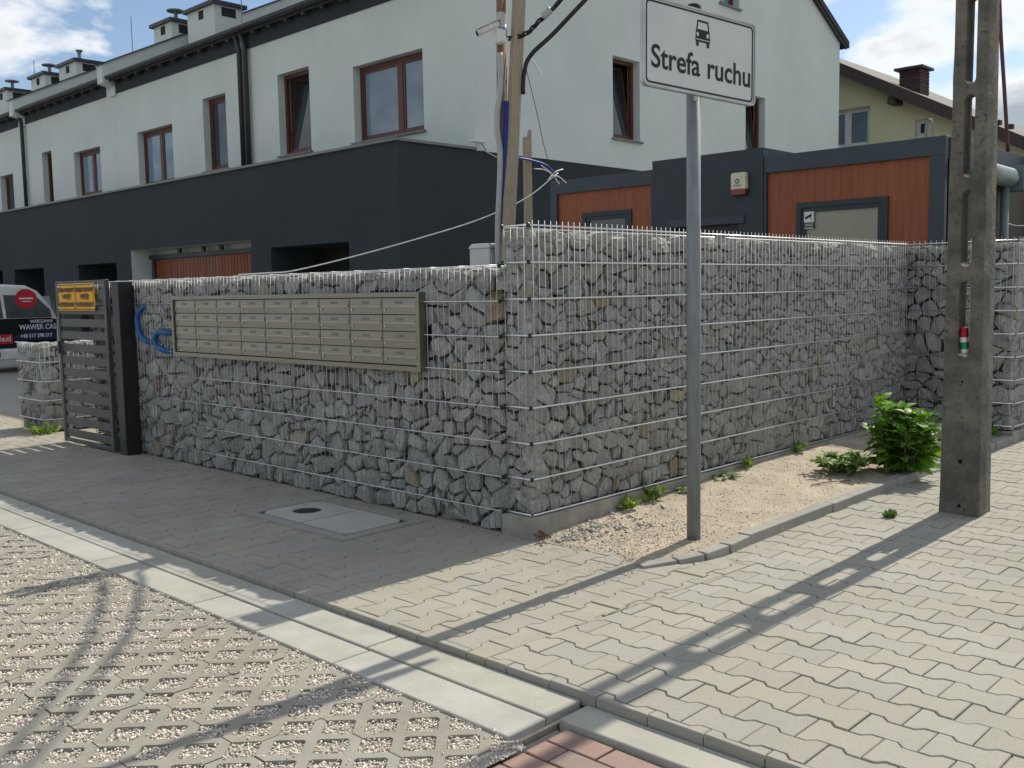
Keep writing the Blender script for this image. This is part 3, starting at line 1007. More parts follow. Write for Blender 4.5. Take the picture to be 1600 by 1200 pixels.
# left wall with the letter boxes
MBX = (0.86, 3.96, 0.905, 1.39)
gl = Gabion('gabion_wall', 'long low grey gabion wall in shade that holds the steel letter boxes', (0.12, 2.9, 0))
def skip_left(c, poly):
    y, z = 0.212 + (5.44 - c[0]), c[1]
    return MBX[0] + 0.05 < y < MBX[1] - 0.05 and MBX[2] + 0.04 < z < MBX[3] - 0.04
gl.face((0.0, 0.212 + 5.44, 0.0), -Y_, Z_, -X_, 5.44, 1.515, 111, rmin=0.016, rmax=0.074, gap=0.0052, skip=skip_left, depth=0.11, proud=0.036, jit=0.16)
gl.face((0.0, 0.212 + 5.44, 1.525), -Y_, X_, Z_, 5.44, 0.24, 112, prio=1, depth=0.06, proud=0.03)
gl.finish()
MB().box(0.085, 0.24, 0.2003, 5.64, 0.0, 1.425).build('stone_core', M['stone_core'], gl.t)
lz = [ZB - 0.01 + 0.2 * k for k in range(8)]
gl.mesh((0, 0.212, 0), Y_, -X_, 5.45, lz, 0.005, 1.535, first=0.03, rod=0.0030)
gl.mesh((0.24, 0.212, 0), Y_, X_, 5.45, lz[-1:], 1.2, 1.535, first=0.03, both=False)
gl.clips([(-0.010, 0.216, z) for z in lz])
tie = MB()
for k in range(22):
    tie.tube([(-0.005, 0.3 + k * 0.25, 1.533), (0.245, 0.3 + k * 0.25, 1.533)], 0.003, 5)
tie.build('top_tie', M['zinc'], gl.t)

# return wall at the far end of the soil strip
ga = Gabion('gabion_wall', 'shaded gabion wall standing behind the concrete pole and the green bush', (5.3, -0.5, 0), 250)
ga.face((5.11, 0.20, 0.10), -Y_, Z_, -X_, 1.12, 1.625, 121, rmin=0.032, rmax=0.085)
ga.face((5.116, -0.93, 0.10), X_, Z_, -Y_, 5.0, 1.625, 122)
ga.face((5.11, 0.20, 1.715), -Y_, X_, Z_, 1.12, 0.22, 123, prio=1, depth=0.06)
ga.finish()
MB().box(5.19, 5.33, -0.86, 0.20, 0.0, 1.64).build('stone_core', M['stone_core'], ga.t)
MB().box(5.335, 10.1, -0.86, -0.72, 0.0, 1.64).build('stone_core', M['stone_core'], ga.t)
MB().box(5.09, 10.1, -0.945, -0.70, -0.03, 0.095).build('plinth', M['plinth'], ga.t, bevel=0.01)
MB().box(5.09, 5.35, -0.699, -0.031, -0.03, 0.095).build('plinth', M['plinth'], ga.t, bevel=0.01)
ga.mesh((5.11, -0.93, 0), Y_, -X_, 0.92, rz, ZB - 0.03, ZB + 1.628, first=0.03)
ga.mesh((5.11, -0.93, 0), X_, -Y_, 5.0, rz, ZB - 0.03, ZB + 1.628, first=0.03)

# low wall beyond the gate
gb = Gabion('gabion_wall', 'low grey gabion block beyond the open gate beside the white van', (0.4, 7.2, 0), 200)
gb.face((0.0, 7.56, 0.0), -Y_, Z_, -X_, 0.66, 0.925, 131)
gb.face((0.0, 6.90, 0.0), X_, Z_, -Y_, 1.4, 0.925, 132)
gb.face((0.0, 7.56, 0.92), -Y_, X_, Z_, 0.66, 1.4, 133, depth=0.06, proud=0.03)
gb.finish()
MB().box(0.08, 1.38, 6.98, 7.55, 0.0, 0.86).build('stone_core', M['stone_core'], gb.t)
bz = [0.13, 0.33, 0.53, 0.73, 0.93]
gb.mesh((0, 6.90, 0), Y_, -X_, 0.66, bz, 0.005, 0.935, first=0.03)
gb.mesh((0, 6.90, 0), X_, -Y_, 1.4, bz, 0.005, 0.935, first=0.03)
MB().box(-0.012, 0.0, 7.18, 7.26, 0.42, 0.55).build('socket_box', M['gate_black'], gb.t, bevel=0.004)

# ------------------------------------------------------------------ letter boxes
mbx = thing('letter_box_bank', 'brushed steel bank of thirty six letter boxes set in the gabion wall', 'letter boxes', (-0.03, 2.41, 0.905))
y0, y1, z0, z1 = MBX
fr = MB()
fr.plate([(y0, z0), (y1, z0), (y1, z1), (y0, z1)], [[(y0 + .03, z0 + .03), (y0 + .03, z1 - .03), (y1 - .03, z1 - .03), (y1 - .03, z0 + .03)][::-1]], (0.02, 0, 0), (0, 1, 0), (0, 0, 1), (-1, 0, 0), 0.072)
fr.build('frame', M['steel'], mbx, bevel=0.003)
MB().box(-0.008, 0.08, y0 + 0.02, y1 - 0.02, z0 + 0.02, z1 - 0.02).build('back_panel', M['gate_black'], mbx)
cw = (y1 - y0 - 0.068) / 9
ch = (z1 - z0 - 0.068) / 4
dm = MB().box(-0.012, 0.0, 0.003, cw - 0.003, 0.0025, ch - 0.0025)
door_me = mkmesh('door', dm.v, dm.f, M['steel'])
fm = MB().add([(-0.0155, 0.014, ch * 0.50), (-0.0155, cw - 0.014, ch * 0.50), (-0.0125, cw - 0.014, ch - 0.010), (-0.0125, 0.014, ch - 0.010), (-0.012, 0.014, ch * 0.50), (-0.012, cw - 0.014, ch * 0.50)],
              [(3, 2, 1, 0), (0, 1, 5, 4), (0, 4, 3), (1, 2, 5)])
flap_me = mkmesh('flap', fm.v, fm.f, M['steel'])
lm = MB().box(-0.0185, -0.0125, 0.014, cw - 0.014, ch * 0.475, ch * 0.51)
lip_me = mkmesh('lip', lm.v, lm.f, M['steel_edge'])
cm = MB().box(-0.0158, -0.0135, cw * 0.40, cw * 0.62, ch * 0.64, ch * 0.80)
card_me = mkmesh('name_card', cm.v, cm.f, M['name_card'])
km = MB().tube([(-0.011, cw - 0.03, ch * 0.30), (-0.018, cw - 0.03, ch * 0.30)], 0.007, 10)
lock_me = mkmesh('lock', km.v, km.f, M['alu'])
for i in range(9):
    for j in range(4):
        o = link('letter_box', door_me, mbx, Vector((-0.024, y0 + 0.034 + cw * i, z0 + 0.034 + ch * j)) - OFF[mbx], (0, rng.gauss(0, 0.004), 0))
        for nm, me in (('flap', flap_me), ('lip', lip_me), ('name_card', card_me), ('lock', lock_me)):
            link(nm, me, o)

# ------------------------------------------------------------------ blue conduit loops poking out of the left wall
def hose(name, label, pts, r, m, group=None, n=12, ribs=False, k=8):
    pp = spline(pts, k)
    if ribs:
        q = []
        rr = []
        for i in range(len(pp) - 1):
            for t in (0.0, 0.5):
                q.append(pp[i].lerp(pp[i + 1], t)); rr.append(r if t == 0 else r * 0.86)
        mb = MB().tube(q, rr, n)
    else:
        mb = MB().tube(pp, r, n)
    return tag(mb.build(name, m, smooth=True), label, 'pipe', group)
hose('blue_conduit', 'taller blue conduit loop sticking out of the wall beside the gate post', [(0.06, 4.50, 1.31), (-0.005, 4.525, 1.305), (-0.03, 4.60, 1.24), (-0.03, 4.615, 1.14), (-0.025, 4.57, 1.05), (-0.01, 4.49, 1.005), (0.06, 4.45, 0.99)], 0.024, M['blue_pipe'], ribs=True)
hose('blue_conduit', 'shorter blue conduit loop sticking out of the wall against the letter boxes', [(0.06, 4.06, 1.08), (-0.01, 4.11, 1.085), (-0.03, 4.24, 1.085), (-0.035, 4.305, 1.03), (-0.03, 4.27, 0.97), (-0.01, 4.17, 0.935), (0.06, 4.10, 0.92)], 0.024, M['blue_pipe'], ribs=True)

# ------------------------------------------------------------------ gate and post
gt = thing('gate', 'dark grey metal slat gate carrying a yellow notice', 'gate', (-0.13, 5.5, 0.015))
gx0, gx1 = -0.15, -0.11
MB().box(gx0, gx1, 4.955, 5.005, 0.015, 1.55).build('stile', M['gate_grey'], gt, bevel=0.004)
MB().box(gx0, gx1, 5.995, 6.045, 0.015, 1.55).build('stile', M['gate_grey'], gt, bevel=0.004)
MB().box(gx0 + .002, gx1 - .002, 5.005, 5.995, 1.51, 1.548).build('top_rail', M['gate_grey'], gt, bevel=0.004)
MB().box(gx0 + .002, gx1 - .002, 5.005, 5.995, 0.017, 0.05).build('bottom_rail', M['gate_grey'], gt, bevel=0.004)
for k in range(11):
    zc_ = 0.105 + k * 0.117
    MB().box(gx0 + .010, gx1 - .010, 5.002, 5.998, zc_ - 0.037, zc_ + 0.037).build('slat', M['gate_grey'], gt, bevel=0.003)
MB().box(gx0 + .010, gx1 - .010, 5.002, 5.998, 1.375, 1.45).build('slat', M['gate_grey'], gt, bevel=0.003)
hd = MB().box(-0.165, -0.15, 6.0, 6.04, 0.86, 0.98).bar((-0.20, 6.02, 0.925), (-0.15, 6.02, 0.925), 0.018, 0.018).bar((-0.195, 6.09, 0.925), (-0.195, 5.90, 0.925), 0.022, 0.018)
hd.build('handle', M['gate_black'], gt, bevel=0.003)
for z in (0.25, 1.32):
    MB().tube([(-0.13, 4.905, z - 0.05), (-0.13, 4.905, z + 0.05)], 0.018, 10).bar((-0.13, 4.86, z), (-0.13, 4.955, z), 0.03, 0.012).build('hinge', M['gate_black'], gt)
gp = MB().box(-0.14, -0.008, 4.72, 4.85, 0.0, 1.515).build('gate_post', M['gate_black'], bevel=0.004)
tag(gp, 'square black steel gate post at the end of the letter box wall', 'post')
gpc = MB().box(-0.143, -0.005, 4.717, 4.853, 1.515, 1.525).build('cap', M['gate_grey'], gp, bevel=0.002)

nb = thing('notice_board', 'yellow plastic notice tied to the top of the slat gate', 'notice', (-0.16, 5.55, 1.27))
nm_ = MB()
NU, NV = 24, 8
for i in range(NU + 1):
    for j in range(NV + 1):
        y = 5.955 - 0.80 * i / NU; z = 1.272 + 0.252 * j / NV
        nm_.v.append((-0.158 - 0.004 * math.sin(i * 0.8) * math.sin(j * 0.7 + 1) - 0.003 * math.cos(j * 1.1), y, z))
for i in range(NU):
    for j in range(NV):
        a = i * (NV + 1) + j
        nm_.f.append((a, a + 1, a + NV + 2, a + NV + 1))
sheet = nm_.build('sheet', M['notice_yellow'], nb, smooth=True)
sm_ = sheet.modifiers.new('thick', 'SOLIDIFY'); sm_.thickness = 0.002
for cy in (5.755, 5.355):
    for s, dz, sz in (('TEREN BUDOWY', 1.462, 0.052), ('WSTĘP', 1.400, 0.060), ('WZBRONIONY', 1.328, 0.056)):
        text('lettering', s, sz, (-0.168, cy, dz), (0, -1, 0), (0, 0, 1), (-1, 0, 0), M['ink_brown'], nb, bold=0.0025, sx=0.92)
    MB().plate([(-0.19, 0.01), (0.19, 0.01), (0.19, 0.242), (-0.19, 0.242)], [[(-0.184, 0.016), (0.184, 0.016), (0.184, 0.236), (-0.184, 0.236)]], (-0.167, cy, 1.272), (0, -1, 0), (0, 0, 1), (-1, 0, 0), 0.0008).build('border_line', M['ink_brown'], nb)
for y, z in ((5.93, 1.50), (5.18, 1.50), (5.93, 1.30), (5.18, 1.30)):
    MB().bar((-0.172, y, z), (-0.15, y, z), 0.012, 0.03).build('cable_tie', M['cable_white'], nb)

# ------------------------------------------------------------------ inspection cover in the pavement
ins = thing('inspection_cover', 'concrete inspection cover with a round iron plug set into the pavement', 'manhole', (-0.41, 1.34, 0))
a0, a1, b0, b1 = MANH
MB().plate([(a0, b0), (a1, b0), (a1, b1), (a0, b1)], [[(a0 + .075, b0 + .075), (a1 - .06, b0 + .075), (a1 - .06, b1 - .075), (a0 + .075, b1 - .075)]], (0, 0, -0.05), (1, 0, 0), (0, 1, 0), (0, 0, 1), 0.0565).build('frame', M['lid_frame'], ins, bevel=0.004)
MB().box(a0 + .07, a1 - .055, b0 + .07, b1 - .07, -0.06, -0.0030).build('seat', M['gate_black'], ins)
ym = 1.345
def lid(y0_, y1_, hole=None):
    x0_, x1_ = a0 + .092, a1 - .077
    c = 0.045
    lo = y0_ < ym - 0.1
    poly = [(x0_ + (c if lo else 0), y0_), (x1_ - (c if lo else 0), y0_), (x1_, y0_ + (c if lo else 0)), (x1_, y1_ - (0 if lo else c)), (x1_ - (0 if lo else c), y1_), (x0_ + (0 if lo else c), y1_), (x0_, y1_ - (0 if lo else c)), (x0_, y0_ + (c if lo else 0))]
    q = []
    for p in poly:
        if not q or (abs(p[0] - q[-1][0]) + abs(p[1] - q[-1][1])) > 1e-6: q.append(p)
    if abs(q[0][0] - q[-1][0]) + abs(q[0][1] - q[-1][1]) < 1e-6: q.pop()
    return MB().plate(q, [hole] if hole else [], (0, 0, -0.03), (1, 0, 0), (0, 1, 0), (0, 0, 1), 0.038)
plug = circle(-0.40, 1.60, 0.092, 24)
l1 = lid(b0 + .092, ym - 0.007).build('lid', M['lid_concrete'], ins, bevel=0.003)
l2 = lid(ym + 0.007, b1 - .092, plug).build('lid', M['lid_concrete'], ins, bevel=0.003)
pg = MB().prism(circle(-0.40, 1.60, 0.088, 24), (0, 0, -0.03), (1, 0, 0), (0, 1, 0), (0, 0, 1), 0.033)
pg.box(-0.45, -0.35, 1.592, 1.608, 0.002, 0.006)
pg.build('plug', M['cast_iron'], ins)

# ------------------------------------------------------------------ traffic sign
sg = thing('traffic_sign', 'white traffic zone sign with a car symbol on a galvanised post', 'road sign', (0.497, -0.73, 0.0))
MB().tube([(0.497, -0.73, -0.1), (0.497, -0.73, 2.80)], 0.037, 20).build('post', M['zinc_post'], sg, smooth=True)
MB().tube([(0.497, -0.73, 2.80), (0.497, -0.73, 2.835), (0.497, -0.73, 2.845)], [0.040, 0.040, 0.02], 20).build('post_cap', M['black_rubber'], sg, smooth=True)
phi, tilt, SW, SH, lean = -0.1312, 0.0224, 0.8652, 0.4341, -0.0098
dvec = Vector((math.cos(phi), math.sin(phi), 0)); nvec = Vector((math.sin(phi), -math.cos(phi), 0))
up2 = (Z_ * math.cos(lean) + nvec * math.sin(lean))
sux = dvec * math.cos(tilt) - up2 * math.sin(tilt)
suz = dvec * math.sin(tilt) + up2 * math.cos(tilt)
sn = sux.cross(suz)
sc = Vector((0.49, -0.73, 0)) + nvec * 0.05 + dvec * 0.0133 + Z_ * 2.5874
hw, hh = SW / 2, SH / 2
MB().prism(rrect(-hw, hw, -hh, hh, 0.03), sc - sn * 0.004, sux, suz, sn, 0.004).build('plate', M['sign_white'], sg)
MB().plate(rrect(-hw, hw, -hh, hh, 0.03), [rrect(-hw + .009, hw - .009, -hh + .009, hh - .009, 0.024)], sc - sn * 0.022, sux, suz, sn, 0.030).build('rim', M['sign_back'], sg, bevel=0.002)
MB().plate(rrect(-hw + .017, hw - .017, -hh + .017, hh - .017, 0.026), [rrect(-hw + .026, hw - .026, -hh + .026, hh - .026, 0.020)], sc + sn * 0.0003, sux, suz, sn, 0.001).build('border_line', M['ink'], sg)
w1_ = text('lettering', 'Strefa', 0.158, sc - sux * 0.380 - suz * 0.072, sux, suz, sn, M['ink'], sg, bold=0.0022, sx=0.99, align='LEFT')
text('lettering', 'ruchu', 0.158, sc + sux * 0.402 - suz * 0.072, sux, suz, sn, M['ink'], sg, bold=0.0022, sx=0.99, align='RIGHT')
# car symbol seen from the front
k = 0.0009
def cp(pts): return [(a * k, b * k) for a, b in pts]
co = sc + suz * 0.092 + sux * 0.005
body = cp([(-62, -10), (-62, -42), (62, -42), (62, -10), (58, 22), (46, 80), (-46, 80), (-58, 22)])
glass = cp([(-47, 28), (47, 28), (39, 69), (-39, 69)])
lampl = [(-43 * k + 12 * k * math.cos(t), 0 * k + 13 * k * math.sin(t)) for t in [i * math.pi / 8 for i in range(16)]]
lampr = [(-a, b) for a, b in lampl][::-1]
bump = cp([(-58, -31), (58, -31), (58, -25), (-58, -25)])
cs_ = MB().plate(body, [glass, lampl, lampr, bump], co + sn * 0.0003, sux, suz, sn, 0.001)
for s in (-1, 1):
    q = cp([(s * 34, -66), (s * 56, -66), (s * 56, -42.5), (s * 34, -42.5)])
    cs_.prism(q if s > 0 else q[::-1], co + sn * 0.0003, sux, suz, sn, 0.001)
cs_.build('car_symbol', M['ink'], sg)
for dz in (-0.15, 0.15):
    c0 = sc + suz * dz - sn * 0.03
    MB().box(0.44, 0.555, -0.762, -0.752, c0.z - 0.016, c0.z + 0.016).build('clamp', M['zinc'], sg, bevel=0.002)
    MB().tube([(0.497, -0.73, c0.z - 0.016), (0.497, -0.73, c0.z + 0.016)], 0.042, 20).build('clamp_ring', M['zinc'], sg, smooth=True)
MB().box(0.450, 0.475, -0.775, -0.76, 2.345, 2.372).build('bracket', M['zinc'], sg, bevel=0.002)

# ------------------------------------------------------------------ concrete electricity pole
pole = thing('concrete_pole', 'weathered concrete electricity pole with long slots standing in the paving', 'pole', (2.195, -1.56, 0))
HP = 8.6
def half(z): return 0.1155 - 0.0065 * z
outl = []
npz = 60
for i in range(npz + 1):
    z = HP * i / npz
    outl.append((half(z) + rng.gauss(0, 0.0016), z))
left = []
for i in range(npz + 1):
    z = HP * i / npz
    left.append((-half(z) + rng.gauss(0, 0.0016), z))
outl = outl + left[::-1]
def stadium(c, z0_, z1_, w):
    p = []
    r = w / 2
    for i in range(9):
        t = math.pi * i / 8
        p.append((c + r * math.cos(t + math.pi), z0_ + r + r * math.sin(t + math.pi)))
    for i in range(9):
        t = math.pi * i / 8
        p.append((c + r * math.cos(t), z1_ - r + r * math.sin(t)))
    return p
slots = [(0.945, 1.395), (1.480, 1.925), (1.998, 2.470), (2.530, 3.02)]
z_ = 3.085
while z_ < HP - 0.7:
    slots.append((z_, z_ + 0.47)); z_ += 0.54
holes = [stadium(0.0, a, b, 0.066 - 0.0025 * a) for a, b in slots]
holes += [circle(0.0, 0.322, 0.014, 12), circle(0.0, 0.052, 0.012, 12), circle(0.0, 0.80, 0.008, 8)]
pb = MB().plate(outl, holes, (2.08, -1.56, 0), (0, -1, 0), (0, 0, 1), (-1, 0, 0), -0.115)
for s_ in (-1, 1):
    pb.add([(x_, -1.56 - s_ * a_, z) for z, in ((0.0,), (HP,)) for x_, a_ in ((2.194, half(z) - 0.004), (2.306, half(z) - 0.010), (2.306, half(z) - 0.045), (2.194, half(z) - 0.04))], [(3, 2, 1, 0), (4, 5, 6, 7), (0, 1, 5, 4), (1, 2, 6, 5), (2, 3, 7, 6), (3, 0, 4, 7)])
# taper the depth as well
pb.v = [((2.195 + (x - 2.195) * (1 - 0.055 * max(z, 0) / 1.0 * 0.9) if z > 0 else x), y, z) for x, y, z in pb.v]
pb.f = [f[::-1] for f in pb.f]
pbo = pb.build('shaft', M['pole_concrete'], pole, bevel=0.006)
MB().box(2.085, 2.305, -1.67, -1.45, -0.3, 0.001).build('foot', M['pole_concrete'], pole)
# cross arm with insulators at the top
MB().box(2.13, 2.19, -2.3, -0.8, 8.2, 8.27).build('cross_arm', M['zinc_post'], pole)
for y in (-2.2, -1.85, -1.25, -0.9):
    MB().tube([(2.16, y, 8.27), (2.16, y, 8.34), (2.16, y, 8.36), (2.16, y, 8.42)], [0.02, 0.04, 0.03, 0.03], 10).build('insulator', M['cam_white'], pole, smooth=True)

can = thing('drink_can', 'crushed red, white and green drink can lying in the lowest pole slot', 'can', (2.118, -1.556, 0.962))
cang = [(-1.578, 0.0), (-1.580, 0.03), (-1.574, 0.07), (-1.571, 0.10), (-1.571, 0.13), (-1.575, 0.16)]
MB().tube([(2.118, y + 0.019, 0.964 + z) for y, z in cang[0:2]], [0.020, 0.0262], 16).build('base', M['can_white'], can, smooth=True)
MB().tube([(2.118, y + 0.019, 0.964 + z) for y, z in cang[1:3]], [0.0262, 0.0245], 16, False).build('lower_band', M['can_green'], can, smooth=True)
MB().tube([(2.118, y + 0.019, 0.964 + z) for y, z in cang[2:4]], [0.0245, 0.0262], 16, False).build('middle_band', M['can_white'], can, smooth=True)
MB().tube([(2.118, y + 0.019, 0.964 + z) for y, z in cang[3:5]], [0.0262, 0.0262], 16, False).build('upper_band', M['can_red'], can, smooth=True)
MB().tube([(2.118, cang[4][0] + 0.019, 0.964 + .13), (2.118, cang[5][0] + 0.019, 0.964 + .152), (2.118, cang[5][0] + 0.019, 0.964 + .158)], [0.0262, 0.021, 0.021], 16).build('neck', M['can_red'], can, smooth=True)

# ------------------------------------------------------------------ timber posts, conduits and camera behind the corner
tp = MB().tube([(1.215, 1.42, -0.02), (1.290, 1.42, 3.52)], 0.037, 14).build('wooden_pole', M['timber_brown'], smooth=True)
tag(tp, 'round brown wooden pole behind the wall corner with a security camera', 'pole')
MB().tube([(1.277, 1.42, 3.20), (1.279, 1.42, 3.29)], 0.044, 14).build('blue_band', M['cable_blue'], tp, smooth=True)
pk = MB()
pk.bar((1.062, 1.335, 0.0), (1.392, 1.335, 3.56), 0.098, 0.048, side=(1, 0, 0))
pk = pk.build('timber_post', M['timber'], bevel=0.004)
tag(pk, 'leaning grey timber plank post carrying the black cables', 'post')
MB().bar((1.134, 1.372, 0.0), (1.418, 1.372, 3.10), 0.028, 0.05, side=(1, 0, 0)).build('batten', M['timber_brown'], pk, bevel=0.003)
bk = MB()
bp_ = [(-0.034, 0), (0.034, 0), (0.036, 2.60), (0.020, 2.575), (0.012, 2.52), (-0.006, 2.515), (-0.018, 2.54), (-0.034, 2.53)]
bk.prism(bp_, (1.605, 1.50, 0.0), (1, 0, 0), (0, 0, 1), (0, -1, 0), 0.03)
tag(bk.build('broken_plank', M['timber'], bevel=0.002), 'short broken timber plank with a splintered top behind the wall corner', 'plank')
hose('blue_conduit', 'dark blue ribbed conduit running down the brown wooden pole', [(1.262, 1.365, 2.74), (1.245, 1.36, 2.45), (1.235, 1.36, 2.2), (1.222, 1.36, 1.95), (1.21, 1.36, 1.6), (1.20, 1.36, 0.9), (1.20, 1.36, 0.0)], 0.027, M['indigo_pipe'], ribs=True, k=14)
hose('grey_conduit', 'pale grey plastic conduit bulging off the brown wooden pole', [(1.222, 1.38, 3.08), (1.222, 1.38, 2.85), (1.182, 1.38, 2.66), (1.180, 1.38, 2.52), (1.208, 1.38, 2.36), (1.19, 1.38, 2.1), (1.165, 1.38, 1.8), (1.16, 1.38, 1.2), (1.16, 1.38, 0.0)], 0.021, M['grey_pipe'])
cb_ = thing('meter_cabinet', 'pale grey plastic electrical cabinet behind the low wall under the posts', 'cabinet', (1.27, 1.55, 0))
MB().box(1.145, 1.40, 1.45, 1.66, 0.0, 1.70).build('body', M['cabinet'], cb_, bevel=0.006)
MB().add([(1.138, 1.44, 1.70), (1.41, 1.44, 1.70), (1.41, 1.67, 1.70), (1.138, 1.67, 1.70), (1.155, 1.46, 1.735), (1.39, 1.46, 1.735), (1.39, 1.65, 1.735), (1.155, 1.65, 1.735)],
         [(0, 3, 2, 1), (4, 5, 6, 7), (0, 1, 5, 4), (1, 2, 6, 5), (2, 3, 7, 6), (3, 0, 4, 7)]).build('roof', M['cabinet'], cb_, bevel=0.004)
MB().box(1.16, 1.385, 1.443, 1.45, 0.35, 1.66).build('door', M['cabinet'], cb_, bevel=0.003)
for q in range(5):
    MB().box(1.18 + q * 0.044, 1.188 + q * 0.044, 1.439, 1.443, 0.5, 1.64).build('rib', M['cabinet'], cb_)

cv = thing('security_camera', 'white security camera clamped to the brown wooden pole', 'camera', (1.25, 1.36, 3.2))
MB().box(1.175, 1.245, 1.33, 1.40, 3.14, 3.235).build('junction_box', M['cam_white'], cv, bevel=0.006)
MB().tube([(1.20, 1.37, 3.225), (1.175, 1.375, 3.255)], 0.014, 8).build('arm', M['cam_white'], cv)
bdy = MB().tube([(1.195, 1.36, 3.275), (1.075, 1.455, 3.205)], 0.024, 14).build('camera_body', M['cam_white'], cv, smooth=True)
MB().tube([(1.076, 1.4545, 3.2055), (1.070, 1.459, 3.202)], 0.019, 14).build('lens', M['black_rubber'], bdy, smooth=True)
MB().bar((1.20, 1.355, 3.305), (1.065, 1.462, 3.228), 0.006, 0.06).build('sun_shield', M['cam_white'], bdy, bevel=0.003)
MB().box(1.205, 1.25, 1.345, 1.395, 3.25, 3.36).build('clamp', M['grey_pipe'], cv, bevel=0.006)

def cable(name, label, pts, r, m, group=None, k=8):
    return tag(MB().tube(spline(pts, k), r, 7).build(name, m, smooth=True), label, 'cable', group)
PT = Vector((2.16, -1.45, 5.9))
cable('power_cable', 'thick black cable bending up from the timber post to the concrete pole', [(1.372, 1.30, 2.80), (1.388, 1.30, 2.95), (1.425, 1.26, 3.08), (1.54, 1.05, 3.28), (1.75, 0.35, 3.9), (1.95, -0.55, 4.85), PT], 0.016, M['cable_black'])
tw = []
for ph in (0, 2.1, 4.2):
    base = spline([(1.30, 1.37, 3.19), (1.38, 1.27, 3.22), (1.44, 1.20, 3.30), (1.50, 1.02, 3.44), (1.72, 0.35, 4.05), (1.95, -0.6, 5.0), PT + Vector((0, 0, .12))], 12)
    tw.append([p + Vector((0.012 * math.cos(ph + i * 0.35), 0, 0.012 * math.sin(ph + i * 0.35))) for i, p in enumerate(base)])
tb = MB()
for q in tw: tb.tube(q, 0.0075, 6)
tbo = tb.build('twisted_cable', M['cable_black'], smooth=True)
tag(tbo, 'twisted bundle of thin black cables leaving the security camera pole', 'cable')
MB().tube([(1.455, 1.17, 3.33), (1.475, 1.11, 3.375)], 0.028, 8).build('connector', M['grey_pipe'], tbo)
cable('wall_cable', 'long white cable sagging from the posts down onto the letter box wall', [(1.88, 1.42, 2.285), (1.55, 1.45, 2.08), (1.18, 1.55, 1.92), (0.85, 1.75, 1.80), (0.45, 2.1, 1.66), (0.14, 2.45, 1.56), (0.10, 2.75, 1.55), (0.13, 3.2, 1.548)], 0.0045, M['cable_white'])
cable('stub_cable', 'short stiff white cable end sticking out of the timber post', [(1.44, 1.32, 3.07), (1.50, 1.32, 3.055), (1.56, 1.32, 3.01), (1.60, 1.32, 2.95)], 0.006, M['cable_white'])
cable('drop_wire', 'thin dark wire dropping from the timber post to the tangled cables', [(1.46, 1.36, 3.04), (1.60, 1.38, 2.72), (1.70, 1.40, 2.48), (1.80, 1.42, 2.30)], 0.0026, M['cable_black'])
tg = thing('cable_tangle', 'tangle of loose blue and white wires hanging above the tall wall', 'cable', (1.84, 1.42, 2.27))
MB().tube(spline([(1.46, 1.45, 2.37), (1.62, 1.44, 2.36), (1.76, 1.43, 2.335), (1.84, 1.42, 2.28)], 8), 0.008, 7).build('blue_wire', M['cable_blue'], tg, smooth=True)
for a, b in (((1.70, 1.43, 2.33), (1.90, 1.42, 2.20)), ((1.75, 1.41, 2.22), (1.95, 1.43, 2.32)), ((1.80, 1.42, 2.26), (1.98, 1.42, 2.215)), ((1.62, 1.43, 2.30), (1.86, 1.42, 2.255))):
    MB().tube(spline([a, (Vector(a) + Vector(b)) / 2 + Vector((0, 0, 0.02)), b], 5), 0.0045, 6).build('white_wire', M['cable_white'], tg, smooth=True)

# ================================================================== buildings
def wall_holes(mb, O, u, v, n, U0, U1, V0, V1, holes, t=0.3):
    """front face of a wall with rectangular openings and their reveals"""
    O, u, v, n = Vector(O), Vector(u), Vector(v), Vector(n)
    us = sorted({U0, U1} | {h[0] for h in holes} | {h[1] for h in holes})
    vs = sorted({V0, V1} | {h[2] for h in holes} | {h[3] for h in holes})
    flip = u.cross(v).dot(n) < 0
    def quad(pts):
        mb.add(pts, [(3, 2, 1, 0) if flip else (0, 1, 2, 3)])
    P = lambda a, b, d=0: O + u * a + v * b - n * d
    for i in range(len(us) - 1):
        for j in range(len(vs) - 1):
            a, b, c, d = us[i], us[i + 1], vs[j], vs[j + 1]
            if any(h[0] <= a and b <= h[1] and h[2] <= c and d <= h[3] for h in holes): continue
            quad([P(a, c), P(b, c), P(b, d), P(a, d)])
    for h in holes:
        a, b, c, d = h[:4]
        tt = h[4] if len(h) > 4 else t
        no = h[5] if len(h) > 5 else ''
        if 'a' not in no: quad([P(a, c), P(a, d), P(a, d, tt), P(a, c, tt)])
        if 'b' not in no: quad([P(b, d), P(b, c), P(b, c, tt), P(b, d, tt)])
        quad([P(a, d), P(b, d), P(b, d, tt), P(a, d, tt)])
        quad([P(b, c), P(a, c), P(a, c, tt), P(b, c, tt)])
    return mb

